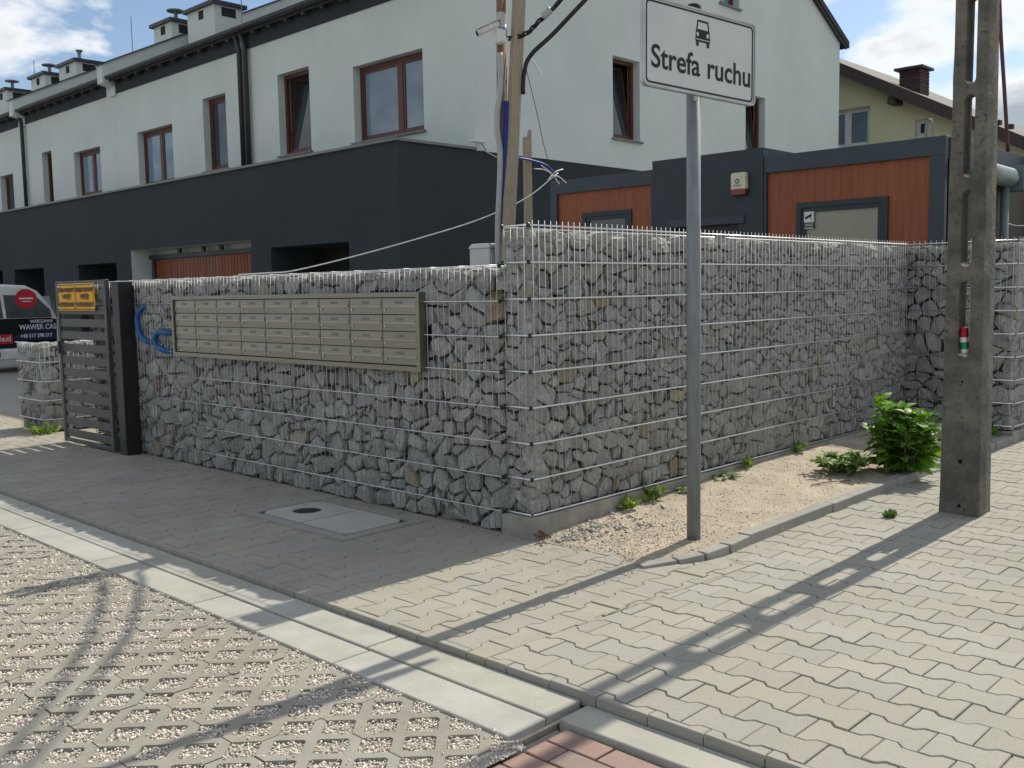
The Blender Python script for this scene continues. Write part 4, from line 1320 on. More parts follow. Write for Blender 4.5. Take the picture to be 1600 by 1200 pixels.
def window(parent, O, u, v, n, a, b, c, d, fm, pm, mull=None, rec=0.16, fw_=0.075, tilt=0, sill=True, sm=None, curtain=True):
    """window in an opening a..b, c..d of the plane O,u,v; n points out"""
    O, u, v, n = Vector(O), Vector(u), Vector(v), Vector(n)
    def bx(mb, a0, a1, c0, c1, d0, d1):
        pts = [(a0, c0), (a1, c0), (a1, c1), (a0, c1)]
        if u.cross(v).dot(n) < 0: pts = pts[::-1]
        return mb.prism(pts, O - n * d1, u, v, n, d1 - d0)
    w = thing_child('window', parent)
    fr_ = MB()
    for q in ((a, a + fw_, c, d), (b - fw_, b, c, d), (a + fw_, b - fw_, c, c + fw_), (a + fw_, b - fw_, d - fw_, d)):
        bx(fr_, *q, rec, rec + 0.07)
    if mull is not None:
        bx(fr_, mull - fw_ * 0.7, mull + fw_ * 0.7, c + fw_, d - fw_, rec + .002, rec + 0.068)
    fo = fr_.build('frame', fm, w)
    spans = [(a + fw_, b - fw_)] if mull is None else [(a + fw_, mull - fw_ * .7), (mull + fw_ * .7, b - fw_)]
    for i, (p, q) in enumerate(spans):
        ss = MB()
        for r_ in ((p, p + .05, c + fw_, d - fw_), (q - .05, q, c + fw_, d - fw_), (p + .05, q - .05, c + fw_, c + fw_ + .05), (p + .05, q - .05, d - fw_ - .05, d - fw_)):
            bx(ss, *r_, rec + .012, rec + .06)
        pane = MB(); bx(pane, p + .05, q - .05, c + fw_ + .05, d - fw_ - .05, rec + .03, rec + .04)
        if tilt and i == 0:
            base_z = c + fw_
            for mb_ in (ss, pane):
                vv = []
                for pt in mb_.v:
                    P_ = Vector(pt) - O
                    hgt = P_.dot(v) - base_z
                    vv.append(tuple(Vector(pt) - n * (math.sin(tilt) * hgt + 0.012)))
                mb_.v = vv
        ss.build('sash', fm, w)
        pane.build('pane', pm, w)
    bk_ = MB(); bx(bk_, a, b, c, d, rec + 0.55, rec + 0.58); bk_.build('room', M['interior'], w)
    if curtain and pm is M['pane_dark']:
        cu_ = MB(); bx(cu_, a + 0.1, a + (b - a) * 0.6, c, d, rec + 0.42, rec + 0.43); cu_.build('curtain', M['curtain'], w)
    if sill:
        si = MB(); bx(si, a - 0.05, b + 0.05, c - 0.035, c - 0.002, -0.06, rec + .02); si.build('sill', sm or M['coping'], w)
    return w

def thing_child(name, parent):
    o = bpy.data.objects.new(name, None)
    COL.objects.link(o)
    o.parent = parent
    o.empty_display_size = 0.1
    OFF[o] = OFF[parent].copy()
    return o

XH, XE, YG = 7.54, 5.879, 8.146
ZE = 3.69          # top of the dark ground-floor front
EAVE_X, EAVE_Z, RID_X, RID_Z, BACK_X, BACK_Z = 7.36, 6.76, 14.93, 10.50, 20.75, 7.476
units = [
    (YG, 15.12, 'white terraced house at the end of the row with the wide gable wall', [(9.396, 11.35, 4.17, 5.547, 10.18, 0), (12.741, 13.839, 4.187, 5.80, None, 0.13)], [(9.43, 11.728, 0, 2.225, 'dark'), (12.374, 15.12, 0, 2.40, 'wood')]),
    (15.12, 21.2, 'white terraced house between two downpipes, second from the gable end', [(15.863, 16.845, 4.16, 5.757, None, 0), (18.285, 20.063, 4.08, 5.41, 19.15, 0)], [(15.12, 17.224, 0, 2.40, 'wood'), (17.95, 19.983, 0, 2.165, 'dark')]),
    (21.2, 27.2, 'white terraced house, third from the gable end, between raised parapets', [(22.189, 23.841, 4.12, 5.33, 23.0, 0), (25.345, 26.03, 4.05, 5.56, None, 0.10)], [(22.07, 24.046, 0, 2.165, 'dark'), (24.9, 26.6, 0, 2.165, 'dark')]),
    (27.2, 36.0, 'farthest white terraced house of the row behind the white van', [(28.326, 29.399, 4.0, 5.2, None, 0), (31.0, 32.8, 4.0, 5.2, 31.9, 0)], [(28.6, 30.8, 0, 2.165, 'dark')]),
]
slope = (RID_Z - EAVE_Z) / (RID_X - EAVE_X)
for k, (ya, yb, lab, wins, gar) in enumerate(units):
    h = thing('terraced_house', lab, 'house', (XH, (ya + yb) / 2, 0), 'white terraced houses')
    e = 0.004 if k else 0.0
    # upper front
    mb = wall_holes(MB(), (XH, 0, 0), Y_, Z_, -X_, ya + e, yb, ZE - 0.1, EAVE_Z + 0.08, [w[:4] for w in wins], 0.30)
    mb.build('front_wall', M['render_white'], h)
    for w in wins:
        window(h, (XH, 0, 0), Y_, Z_, -X_, w[0], w[1], w[2], w[3], M['frame_brown'], M['pane_dark'] if (w[5] or w[4] is None) else M['pane'], mull=w[4], tilt=w[5])
    # dark ground-floor front with carports
    gh = [(g_[0], g_[1], -0.2, g_[3], 1.15) for g_ in gar]
    if k == 0: gh[1] = (12.374, 15.12, -0.2, 2.40, 0.6, 'b')
    if k == 1: gh[0] = (15.12, 17.224, -0.2, 2.40, 0.6, 'a')
    mb = MB()
    wall_holes(mb, (XE, 0, 0), Y_, Z_, -X_, ya, yb, -0.2, ZE, gh, 0.18)
    if k == 0:
        mb.add([(XE, YG, -0.2), (XH, YG, -0.2), (XH, YG, ZE), (XE, YG, ZE)], [(0, 1, 2, 3)])
    mb.build('ground_floor_wall', M['render_dark'], h)
    MB().box(XE + 0.02, XH, ya + (0.02 if k == 0 else 0), yb, ZE - 0.12, ZE - 0.05).build('terrace_roof', M['roof_dark'], h)
    MB().box(XE - 0.045, XE + 0.25, ya + e - (0.04 if k == 0 else 0), yb, ZE, ZE + 0.045).build('coping', M['coping'], h, bevel=0.004)
    if k == 0:
        MB().box(XE + 0.25, XH - 0.003, YG - 0.04, YG + 0.2, ZE + 0.001, ZE + 0.044).build('coping', M['coping'], h)
    for g_ in gar:
        c = thing_child('garage', h)
        if g_[4] == 'wood':
            lo, hi = max(g_[0], ya), g_[1]
            first = (k == 0)
            if first: hi = 15.12
            if not first: hi = 16.93
            nb_ = int((hi - lo) / 0.115)
            for q in range(nb_):
                yy = lo + (hi - lo) * q / nb_
                MB().box(XE + 0.42, XE + 0.45, yy + 0.008, yy + (hi - lo) / nb_ - 0.008, 0.0, 2.18).build('plank', M['door_wood'], c)
            MB().box(XE + 0.455, XE + 0.48, lo, hi, 0, 2.2).build('door_back', M['metal_dark'], c)
            MB().box(XE + 0.40, XE + 0.50, lo, hi if first else 17.215, 2.20, 2.29).build('door_head', M['metal_dark'], c)
            MB().box(XE + 0.601, XE + 0.66, lo, hi if first else 17.3, 0.0, 2.50).build('back_wall', M['render_white'], c)
            ye = 15.11 if first else 17.22
            MB().add([(XE + 0.004, lo + .01, 2.397), (XE + 0.6, lo + .01, 2.397), (XE + 0.6, ye, 2.397), (XE + 0.004, ye, 2.397)], [(0, 1, 2, 3)]).build('ceiling', M['render_white'], c)
            for yy in ((13.0, 14.2, 14.9) if first else (15.9,)):
                MB().box(XE + 0.42, XE + 0.47, yy - 0.05, yy + 0.05, 2.29, 2.39).build('hanger', M['metal_dark'], c)
            if not first:
                MB().box(XE + 0.38, XE + 0.50, 16.93, 17.05, 0, 2.195).build('door_post', M['metal_dark'], c)
                MB().add([(XE + 0.004, 17.219, 0), (XE + 0.6, 17.219, 0), (XE + 0.6, 17.219, 2.396), (XE + 0.004, 17.219, 2.396)], [(0, 1, 2, 3)]).build('side_wall', M['render_white'], c)
        else:
            MB().box(XE + 1.15, XE + 1.2, g_[0], g_[1], 0, g_[3]).build('door', M['interior'], c)
            MB().add([(XE + 0.004, g_[0] + 0.004, 0), (XE + 1.1, g_[0] + 0.004, 0), (XE + 1.1, g_[0] + .004, g_[3] - .004), (XE + 0.004, g_[0] + .004, g_[3] - .004)], [(0, 1, 2, 3)]).build('side_wall', M['carport_grey'], c)
            MB().add([(XE + 1.14, g_[0] + 0.01, 0), (XE + 1.14, g_[0] + (g_[1] - g_[0]) * 0.46, 0), (XE + 1.14, g_[0] + (g_[1] - g_[0]) * 0.46, g_[3] - .15), (XE + 1.14, g_[0] + .01, g_[3] - .15)], [(0, 1, 2, 3)]).build('panel', M['carport_grey'], c)
    # dark band and eaves
    MB().box(XH - 0.03, XH - 0.002, ya + (0.45 if k >= 2 else 0.08), yb - 0.12, 6.50, EAVE_Z + 0.07).build('eaves_band', M['render_dark'], h)
    rf = MB()
    T = 0.16
    pr = [(EAVE_X, EAVE_Z), (RID_X, RID_Z), (BACK_X + 0.15, BACK_Z - 0.05), (BACK_X + 0.15, BACK_Z + T - 0.05), (RID_X, RID_Z + T), (EAVE_X, EAVE_Z + T)]
    rf.prism(pr, (0, yb - e, 0), X_, Z_, -Y_, yb - ya - 2 * e + (0.12 if k == 0 else 0))
    roof = rf.build('roof', M['roof_dark'], h)
    # standing seams / tile courses on the visible roof edge
    for q in range(26):
        yy = ya + 0.1 + (yb - ya - 0.2) * q / 25
        MB().bar((EAVE_X - 0.005, yy, EAVE_Z + T + 0.012), (RID_X, yy, RID_Z + T + 0.012), 0.03, 0.04).build('seam', M['roof_dark'], roof)
    gm_ = []
    for i in range(7):
        t = math.pi * i / 6
        gm_.append((-0.075 * math.cos(t), -0.075 * math.sin(t)))
    g0, g1 = ya + (0.16 if k >= 2 else 0.0), yb - (0.18 if k in (1, 2) else 0.0)
    MB().prism(gm_, (EAVE_X - 0.06, g1, EAVE_Z + 0.12), X_, Z_, -Y_, g1 - g0).build('gutter', M['metal_dark'], h)
    for q in range(int((yb - ya) / 0.6)):
        MB().box(EAVE_X + 0.0, XH - 0.035, ya + 0.25 + q * 0.6, ya + 0.33 + q * 0.6, EAVE_Z - 0.045, EAVE_Z + 0.005).build('rafter_end', M['fascia_brown'], h)
    if k < 3:
        dy = yb - 0.03 if k != 1 else None
        if dy:
            MB().tube([(EAVE_X + 0.0, dy, EAVE_Z + 0.05), (XH - 0.09, dy, EAVE_Z - 0.25), (XH - 0.09, dy, ZE + 0.05)], 0.055, 10).build('downpipe', M['metal_dark'], h, smooth=True)
            if k == 0:
                MB().tube([(EAVE_X + 0.0, dy - 0.22, EAVE_Z + 0.05), (XH - 0.09, dy - 0.22, EAVE_Z - 0.25), (XH - 0.09, dy - 0.22, ZE + 0.05)], 0.055, 10).build('downpipe', M['metal_dark'], h, smooth=True)
    if k >= 1 and k < 3:   # raised party wall at the far side
        yp = yb - 0.16
        q = [(XH - 0.05, 6.45), (XH + 4, 6.45), (RID_X, RID_Z - 0.3), (RID_X, RID_Z + 0.42), (EAVE_X - 0.17, EAVE_Z + 0.40), (EAVE_X - 0.17, 6.72), (XH - 0.05, 6.66)]
        MB().prism(q, (0, yp + 0.3, 0), X_, Z_, -Y_, 0.3).build('parapet', M['render_white'], h)
        MB().bar((EAVE_X - 0.22, yp + 0.15, EAVE_Z + 0.40), (RID_X, yp + 0.15, RID_Z + 0.44), 0.03, 0.4, side=(0, 0, 1)).build('parapet_cap', M['metal_dark'], h)
    # chimneys
    spots = {0: [(13.6, 14.4), (10.0, 11.0)], 1: [(None, None), (19.2, 20.55)], 2: [(21.4, 22.4), (None, None)], 3: [(29.95, 31.1), (27.5, 28.8), (33.3, 34.4)]}[k]
    for ci, (c0, c1) in enumerate(spots):
        if c0 is None: continue
        if k == 0: cx0 = 10.4
        else: cx0 = 9.3
        zb_ = EAVE_Z + slope * (cx0 - EAVE_X)
        zt = zb_ + 0.93
        ch_ = MB().box(cx0, cx0 + 0.8, c0, c1, zb_ - 0.3, zt).build('chimney', M['render_white'], h)
        MB().box(cx0 - 0.09, cx0 + 0.89, c0 - 0.09, c1 + 0.09, zt, zt + 0.09).build('chimney_cap', M['metal_dark'], ch_)
        MB().box(cx0 - 0.006, cx0, (c0 + c1) / 2 - 0.14, (c0 + c1) / 2 + 0.10, zt - 0.26, zt - 0.04).build('vent', M['interior'], ch_)
        MB().box(cx0 + 0.2, cx0 + 0.6, c0 - 0.006, c0, zt - 0.26, zt - 0.04).build('vent', M['interior'], ch_)
        cy_ = (c0 + c1) / 2
        pp_ = MB().tube([(cx0 + 0.4, cy_, zt + 0.09), (cx0 + 0.4, cy_, zt + 0.42)], 0.055, 10)
        if ci != 1:
            pp_.tube([(cx0 + 0.4, cy_, zt + 0.42), (cx0 + 0.4, cy_, zt + 0.45), (cx0 + 0.4, cy_, zt + 0.50)], [0.24, 0.24, 0.03], 12)
        else:
            pp_.tube([(cx0 + 0.4, cy_, zt + 0.42), (cx0 + 0.4, cy_, zt + 0.5)], [0.06, 0.12], 10)
        pp_.build('flue', M['zinc_post'], ch_)
    MB().tube([(RID_X - 5, (ya + yb) / 2 + 0.8, RID_Z - 2.6), (RID_X - 5, (ya + yb) / 2 + 0.8, RID_Z - 0.9)], 0.012, 6).build('lightning_rod', M['zinc_post'], h)
    if k == 0:
        # gable wall facing the yard
        gw = [(11.205, 12.058, 4.244, 5.778), (16.017, 16.877, 4.40, 5.684), (14.95, 15.732, 7.452, 8.35)]
        mb = wall_holes(MB(), (0, YG, 0), X_, Z_, -Y_, XH, 20.6, ZE, 7.44, [w for w in gw[:2]], 0.30)
        # upper gable, with the small loft window
        mb2 = MB()
        gpz = lambda x: min(EAVE_Z + slope * (x - EAVE_X), BACK_Z + (RID_Z - BACK_Z) / (BACK_X - RID_X) * (BACK_X - x))
        xs = [XH, gw[2][0], gw[2][1], 20.6]
        lo_ = 7.44
        x_l = EAVE_X + (lo_ - EAVE_Z) / slope
        mb.add([(XH, YG, lo_), (x_l, YG, lo_), (XH, YG, gpz(XH))], [(0, 1, 2)]) if gpz(XH) > lo_ else None
        for a_, b_ in ((x_l, gw[2][0]), (gw[2][1], RID_X if RID_X > gw[2][1] else gw[2][1]), (gw[2][1], 20.6)):
            if b_ - a_ < 0.01: continue
            mb.add([(a_, YG, lo_), (b_, YG, lo_), (b_, YG, max(lo_, gpz(b_))), (a_, YG, max(lo_, gpz(a_)))], [(0, 1, 2, 3)])
        a_, b_ = gw[2][0], gw[2][1]
        mb.add([(a_, YG, 8.35), (b_, YG, 8.35), (b_, YG, gpz(b_)), (RID_X, YG, gpz(RID_X)), (a_, YG, gpz(a_))], [(0, 1, 2, 3, 4)])
        wall_holes(mb, (0, YG, 0), X_, Z_, -Y_, a_, b_, lo_, 8.35, [(a_, b_, 7.452, 8.35)], 0.3)
        mb.build('gable_wall', M['render_white'], h)
        lm_ = MB().add([(XH, YG, -0.2), (20.6, YG, -0.2), (20.6, YG, ZE), (XH, YG, ZE)], [(0, 1, 2, 3)])
        lm_.add([(20.6, YG, -0.2), (20.6, 36, -0.2), (20.6, 36, 7.4), (20.6, YG, 7.4)], [(0, 1, 2, 3)])
        lm_.build('gable_base', M['render_dark'], h)
        window(h, (0, YG, 0), X_, Z_, -Y_, *gw[0], M['frame_brown'], M['pane_dark'], tilt=0.14)
        window(h, (0, YG, 0), X_, Z_, -Y_, *gw[1], M['frame_brown'], M['pane_dark'], tilt=0.14)
        window(h, (0, YG, 0), X_, Z_, -Y_, a_, b_, 7.452, 8.35, M['frame_brown'], M['pane'])
        MB().bar((BACK_X + 0.1, YG - 0.07, BACK_Z - 0.02), (RID_X, YG - 0.07, RID_Z + 0.06), 0.14, 0.05, side=(0, 0, 1)).build('verge_board', M['metal_dark'], h)
        MB().bar((EAVE_X, YG - 0.07, EAVE_Z + 0.06), (RID_X, YG - 0.07, RID_Z + 0.06), 0.14, 0.05, side=(0, 0, 1)).build('verge_board', M['metal_dark'], h)
# lamp on the terrace corner
fl = thing('floodlight', 'small white floodlight on the corner of the dark terrace wall', 'lamp', (7.55, 8.10, 3.78))
MB().box(7.36, 7.66, 8.00, 8.10, 3.80, 3.84).build('head', M['cam_white'], fl, bevel=0.005)
MB().bar((7.62, 8.08, 3.80), (7.72, 8.08, 3.70), 0.02, 0.02).bar((7.72, 8.13, 3.70), (8.05, 8.13, 3.60), 0.02, 0.02).build('bracket', M['grey_pipe'], fl)

# downpipe at the far left of the ground floor
dp = MB().tube([(XE - 0.4, 26.2, 3.62), (XE - 0.12, 25.4, 3.45), (XE - 0.12, 25.4, 0.0)], 0.06, 10).tube([(XE - 0.12, 25.4, 2.25), (XE - 0.12, 25.4, 1.6)], 0.09, 10).build('rainwater_pipe', M['gutter_green'], smooth=True)
tag(dp, 'blue grey rainwater pipe on the dark wall above the white van', 'pipe')

# ------------------------------------------------------------------ site office container
XC = 6.0
sc_ = thing('office_container', 'dark blue office container with orange timber panels behind the tall wall', 'container', (7.2, 3.0, 0))
ct = MB()
# front: right box, middle block (proud), left box
MB().box(XC + 0.06, XC + 2.45, 0.02, 1.985, 0.05, 2.60).build('body', M['container_side'], sc_)
MB().box(XC + 0.06, XC + 2.45, 3.49, 5.15, 0.05, 2.60).build('body', M['container_side'], sc_)
def framebox(y0_, y1_, zt, wl, wr, wt):
    MB().box(XC, XC + 0.10, y0_, y0_ + wr, 0.0, zt - wt).build('corner_post', M['container'], sc_)
    MB().box(XC, XC + 0.10, y1_ - wl, y1_, 0.0, zt - wt).build('corner_post', M['container'], sc_)
    MB().box(XC - 0.002, XC + 0.12, y0_, y1_, zt - wt, zt).build('top_beam', M['container'], sc_, bevel=0.004)
framebox(0.02, 1.985, 2.812, 0.03, 0.15, 0.185)
framebox(3.49, 5.15, 2.815, 0.11, 0.03, 0.175)
MB().box(XC + 0.12, XC + 2.45, 0.02, 1.985, 2.60, 2.80).build('roof', M['container'], sc_)
MB().box(XC + 0.12, XC + 2.45, 3.49, 5.15, 2.60, 2.80).build('roof', M['container'], sc_)
# timber panels with the window between
def panel(y0_, y1_, z0_, z1_):
    MB().box(XC + 0.035, XC + 0.06, y0_ + .002, y1_ - .002, z0_, z1_).build('timber_panel', M['wood_orange'], sc_)
WY0, WY1, WZ = 0.59, 1.60, 2.275
MB().prism([(0.172, 0.3), (WY0 - .002, 0.3), (WY0 - .002, WZ + .002), (1.098, WZ + .002), (1.098, 2.627), (0.172, 2.627)], (XC + 0.06, 0, 0), Y_, Z_, -X_, 0.025).build('timber_panel', M['wood_orange'], sc_)
MB().prism([(WY1 + .002, 0.3), (1.953, 0.3), (1.953, 2.627), (1.102, 2.627), (1.102, WZ + .002), (WY1 + .002, WZ + .002)], (XC + 0.06, 0, 0), Y_, Z_, -X_, 0.025).build('timber_panel', M['wood_orange'], sc_)
window(sc_, (XC + 0.035, 0, 0), Y_, Z_, -X_, WY0, WY1, 0.95, WZ, M['container_block'], M['blind'], rec=-0.02, fw_=0.055, sill=False, curtain=False)
MB().prism([(3.522, 0.3), (3.828, 0.3), (3.828, 2.372), (4.622, 2.372), (4.622, 0.3), (5.038, 0.3), (5.038, 2.64), (3.522, 2.64)], (XC + 0.06, 0, 0), Y_, Z_, -X_, 0.025).build('timber_panel', M['wood_orange'], sc_)
window(sc_, (XC + 0.035, 0, 0), Y_, Z_, -X_, 3.83, 4.62, 1.0, 2.37, M['container_block'], M['pane_dark'], rec=-0.02, fw_=0.055, sill=False, curtain=False)
# entrance block
mb = wall_holes(MB(), (XC - 0.01, 0, 0), Y_, Z_, -X_, 1.99, 3.487, 0, 2.912, [(2.30, 3.20, 0.0, 2.10)], 0.12)
mb.add([(XC - 0.01, 1.99, 0), (XC + 2.4, 1.99, 0), (XC + 2.4, 1.99, 2.912), (XC - 0.01, 1.99, 2.912)], [(0, 1, 2, 3)])
mb.add([(XC - 0.01, 1.99, 2.912), (XC + 2.4, 1.99, 2.912), (XC + 2.4, 3.487, 2.912), (XC - 0.01, 3.487, 2.912)], [(0, 1, 2, 3)])
mb.build('entrance_block', M['container_block'], sc_)
MB().box(XC - 0.03, XC - 0.012, 2.22, 3.26, 2.10, 2.19).build('door_hood', M['container'], sc_)
dr = MB().box(XC + 0.10, XC + 0.13, 2.30, 3.20, 0, 2.10).build('door', M['metal_dark'], sc_)
MB().box(XC + 0.085, XC + 0.099, 2.40, 2.95, 0.9, 1.96).build('pane', M['blind'], dr)
MB().box(XC + 0.085, XC + 0.099, 3.03, 3.10, 1.93, 1.95).build('plate', M['cam_white'], dr)
# side of the container seen past the pole
MB().box(XC + 0.10, XC + 2.45, 0.0, 0.019, 2.61, 2.80).build('side_beam', M['container'], sc_)
gh_ = thing('roof_gutter', 'fat grey green gutter pipe at the side of the office container', 'gutter', (7.0, -0.05, 2.4))
MB().tube([(XC + 0.3, -0.08, 2.52), (XC + 1.62, -0.08, 2.50)], 0.105, 16).build('pipe', M['gutter_green'], gh_, smooth=True)
MB().box(XC + 1.60, XC + 1.78, -0.22, 0.05, 2.36, 2.63).build('hopper', M['gutter_green'], gh_, bevel=0.01)
MB().tube([(XC + 1.50, -0.06, 2.40), (XC + 1.50, -0.06, 0.0)], 0.045, 12).build('downpipe', M['gutter_green'], gh_, smooth=True)
lk = MB().tube(spline([(6.03, 0.16, 2.80), (6.03, 0.16, 2.93), (6.03, 0.19, 2.985), (6.03, 0.225, 2.93), (6.03, 0.225, 2.80)], 6), 0.012, 8).build('lifting_eye', M['zinc_post'], sc_, smooth=True)
sh_ = MB().box(8.6, 13.0, -0.2, 3.0, 0.0, 2.75).build('storage_container', M['gate_black'], bevel=0.02)
tag(sh_, 'black storage container beyond the gutter pipe of the office container', 'container')
MB().box(8.55, 13.05, -0.25, 3.05, 2.75, 2.83).build('roof', M['container'], sh_)
for q in range(14):
    MB().box(8.75 + q * 0.3, 8.9 + q * 0.3, -0.23, -0.2, 0.1, 2.7).build('rib', M['gate_black'], sh_)

sr = thing('alarm_siren', 'cream and red alarm siren on the dark container wall', 'siren', (XC - 0.03, 2.27, 2.41))
SY0, SY1, SZ0, SZ1 = 2.172, 2.362, 2.41, 2.66
MB().prism(rrect(SY0, SY1, SZ0 + 0.06, SZ1, 0.022), (XC - 0.012, 0, 0), Y_, Z_, -X_, 0.062).build('case', M['siren_cream'], sr, bevel=0.006)
MB().prism([(SY0 + .003, SZ0), (SY1 - .003, SZ0), (SY1 - .003, SZ0 + .060), (SY0 + 0.14, SZ0 + .072), (SY0 + 0.05, SZ0 + .072), (SY0 + .003, SZ0 + .060)], (XC - 0.012, 0, 0), Y_, Z_, -X_, 0.066).build('beacon', M['siren_red'], sr, bevel=0.006)
cyy, czz = (SY0 + SY1) / 2 + 0.01, SZ0 + 0.155
MB().plate(circle(cyy, czz, 0.028, 20), [circle(cyy, czz, 0.019, 20)], (XC - 0.0745, 0, 0), Y_, Z_, -X_, 0.001).build('emblem', M['ink'], sr)
MB().prism(rrect(cyy - .003, cyy + .003, czz - .011, czz + .011, 0.002, 1), (XC - 0.0745, 0, 0), Y_, Z_, -X_, 0.001).build('emblem_bar', M['ink'], sr)
MB().prism(rrect(cyy - .055, cyy + .055, czz - .050, czz - .043, 0.002, 1), (XC - 0.0745, 0, 0), Y_, Z_, -X_, 0.001).build('emblem_line', M['ink'], sr)

st_ = thing('camera_notice', 'small white camera surveillance sticker in the container window', 'sticker', (XC - 0.01, 1.46, 2.0))
CY0, CY1, CZ1 = 1.395, 1.51, 2.175
xs_ = XC + 0.035 + 0.02 - 0.03
MB().box(xs_ - 0.002, xs_, CY0, CY1, CZ1 - 0.115, CZ1).build('sheet', M['white_print'], st_)
MB().box(xs_ - 0.002, xs_, CY0, CY1, CZ1 - 0.185, CZ1 - 0.116).build('caption_strip', M['ink'], st_)
for q, zz_ in enumerate((0.132, 0.150, 0.172)):
    MB().box(xs_ - 0.003, xs_ - 0.002, CY0 + .008, CY1 - .008, CZ1 - zz_ - 0.004 - (0.004 if q == 2 else 0), CZ1 - zz_ + 0.002).build('caption_line', M['white_print'], st_)
MB().bar((xs_ - 0.003, 1.495, CZ1 - 0.070), (xs_ - 0.003, 1.425, CZ1 - 0.035), 0.026, 0.0015, side=(0, 0, 1)).build('camera_symbol', M['ink'], st_)
MB().bar((xs_ - 0.003, 1.44, CZ1 - 0.055), (xs_ - 0.003, 1.425, CZ1 - 0.085), 0.007, 0.0015, side=(0, 1, 0)).build('bracket_symbol', M['ink'], st_)

# ------------------------------------------------------------------ yellow house behind
XY = 24.0
yh = thing('yellow_house', 'pale yellow house with a brown verge and dark brick chimney behind the containers', 'house', (28, 6, 0))
rz_ = lambda y: 7.80 + (y - 9.754) * 0.536
RY, = (12.5,)
gz = lambda y: rz_(y) if y < RY else rz_(2 * RY - y)
poly = [(21.5, -0.2), (3.4, -0.2), (3.4, gz(3.4) - 0.3), (RY, gz(RY) - 0.3), (21.5, gz(21.5) - 0.3)]
YW = [(8.849, 10.3, 5.36, 6.463), (7.181, 7.542, 5.425, 5.886)]
MB().plate([(p[0], p[1]) for p in poly], [[(a, c), (b, c), (b, d), (a, d)] for a, b, c, d in YW], (XY + 0.3, 0, 0), Y_, Z_, -X_, 0.3).build('gable_wall', M['plaster_yellow'], yh)
MB().box(XY + 0.301, XY + 9, 3.4, 3.7, -0.2, gz(3.4) - 0.3).build('side_wall', M['plaster_yellow'], yh)
window(yh, (XY, 0, 0), Y_, Z_, -X_, 8.849, 10.3, 5.36, 6.463, M['frame_white'], M['pane'], mull=9.55, rec=0.12, fw_=0.07, sm=M['frame_white'], curtain=False)
window(yh, (XY, 0, 0), Y_, Z_, -X_, 7.181, 7.542, 5.425, 5.886, M['frame_white'], M['pane_dark'], rec=0.12, fw_=0.05, sm=M['frame_white'], curtain=False)
rf = MB()
T = 0.10
for a_, b_ in ((0.6, RY), (24.4, RY)):
    p0, p1 = (a_, gz(a_)), (b_, gz(b_))
    q = [(p0[0], p0[1] - T), (p1[0], p1[1] - T), (p1[0], p1[1]), (p0[0], p0[1])]
    rf.prism(q, (XY + 10, 0, 0), Y_, Z_, -X_, 10.55)
ro = rf.build('roof', M['roof_sheet'], yh)
MB().bar((XY - 0.60, 0.6, gz(0.6) - 0.14), (XY - 0.60, RY, gz(RY) - 0.14), 0.30, 0.05, side=(0, 0, 1)).build('verge_board', M['fascia_brown'], yh)
so = MB().add([(XY - 0.56, 0.6, gz(0.6) - 0.29), (XY + 0.0, 0.6, gz(0.6) - 0.29), (XY + 0.0, RY, gz(RY) - 0.29), (XY - 0.56, RY, gz(RY) - 0.29)], [(0, 1, 2, 3)])
so.build('soffit', M['fascia_brown'], yh)
MB().bar((XY - 0.55, 8.0, gz(8.0) - 0.42), (XY + 0.2, 8.0, gz(8.0) - 0.42), 0.2, 0.22).build('purlin_end', M['fascia_brown'], yh)
chy = MB().box(XY + 1.6, XY + 2.25, 8.07, 8.66, 6.4, 7.62).build('chimney', M['brick_dark'], yh)
for q in range(7):
    MB().box(XY + 1.585, XY + 2.265, 8.055, 8.675, 6.93 + q * 0.096, 7.01 + q * 0.096).build('brick_course', M['brick_dark'], chy)
MB().box(XY + 1.5, XY + 2.35, 7.98, 8.75, 6.5, 6.85).build('chimney_base', M['brick_dark'], chy)
MB().box(XY + 1.48, XY + 2.37, 7.96, 8.80, 7.63, 7.70).build('chimney_cap', M['fascia_brown'], chy)
for q in range(3):
    MB().box(XY - 0.3 + q, XY - 0.1 + q, 5.55, 5.75, gz(5.65), gz(5.65) + 0.12).build('snow_guard', M['roof_dark'], ro)

cable('guy_cable', 'dark red cable coming down beside the concrete pole to the black container', [(8.55, 0.25, 2.90), (8.42, 0.27, 3.6), (8.30, 0.3, 4.4), (8.1, 0.3, 5.6)], 0.022, M['cable_red'])
cable('side_cable', 'thin white cable slung across the black storage container', [(7.52, -0.03, 2.03), (7.9, -0.1, 2.0), (8.3, -0.2, 2.05), (8.7, -0.27, 2.1)], 0.006, M['cable_white'])

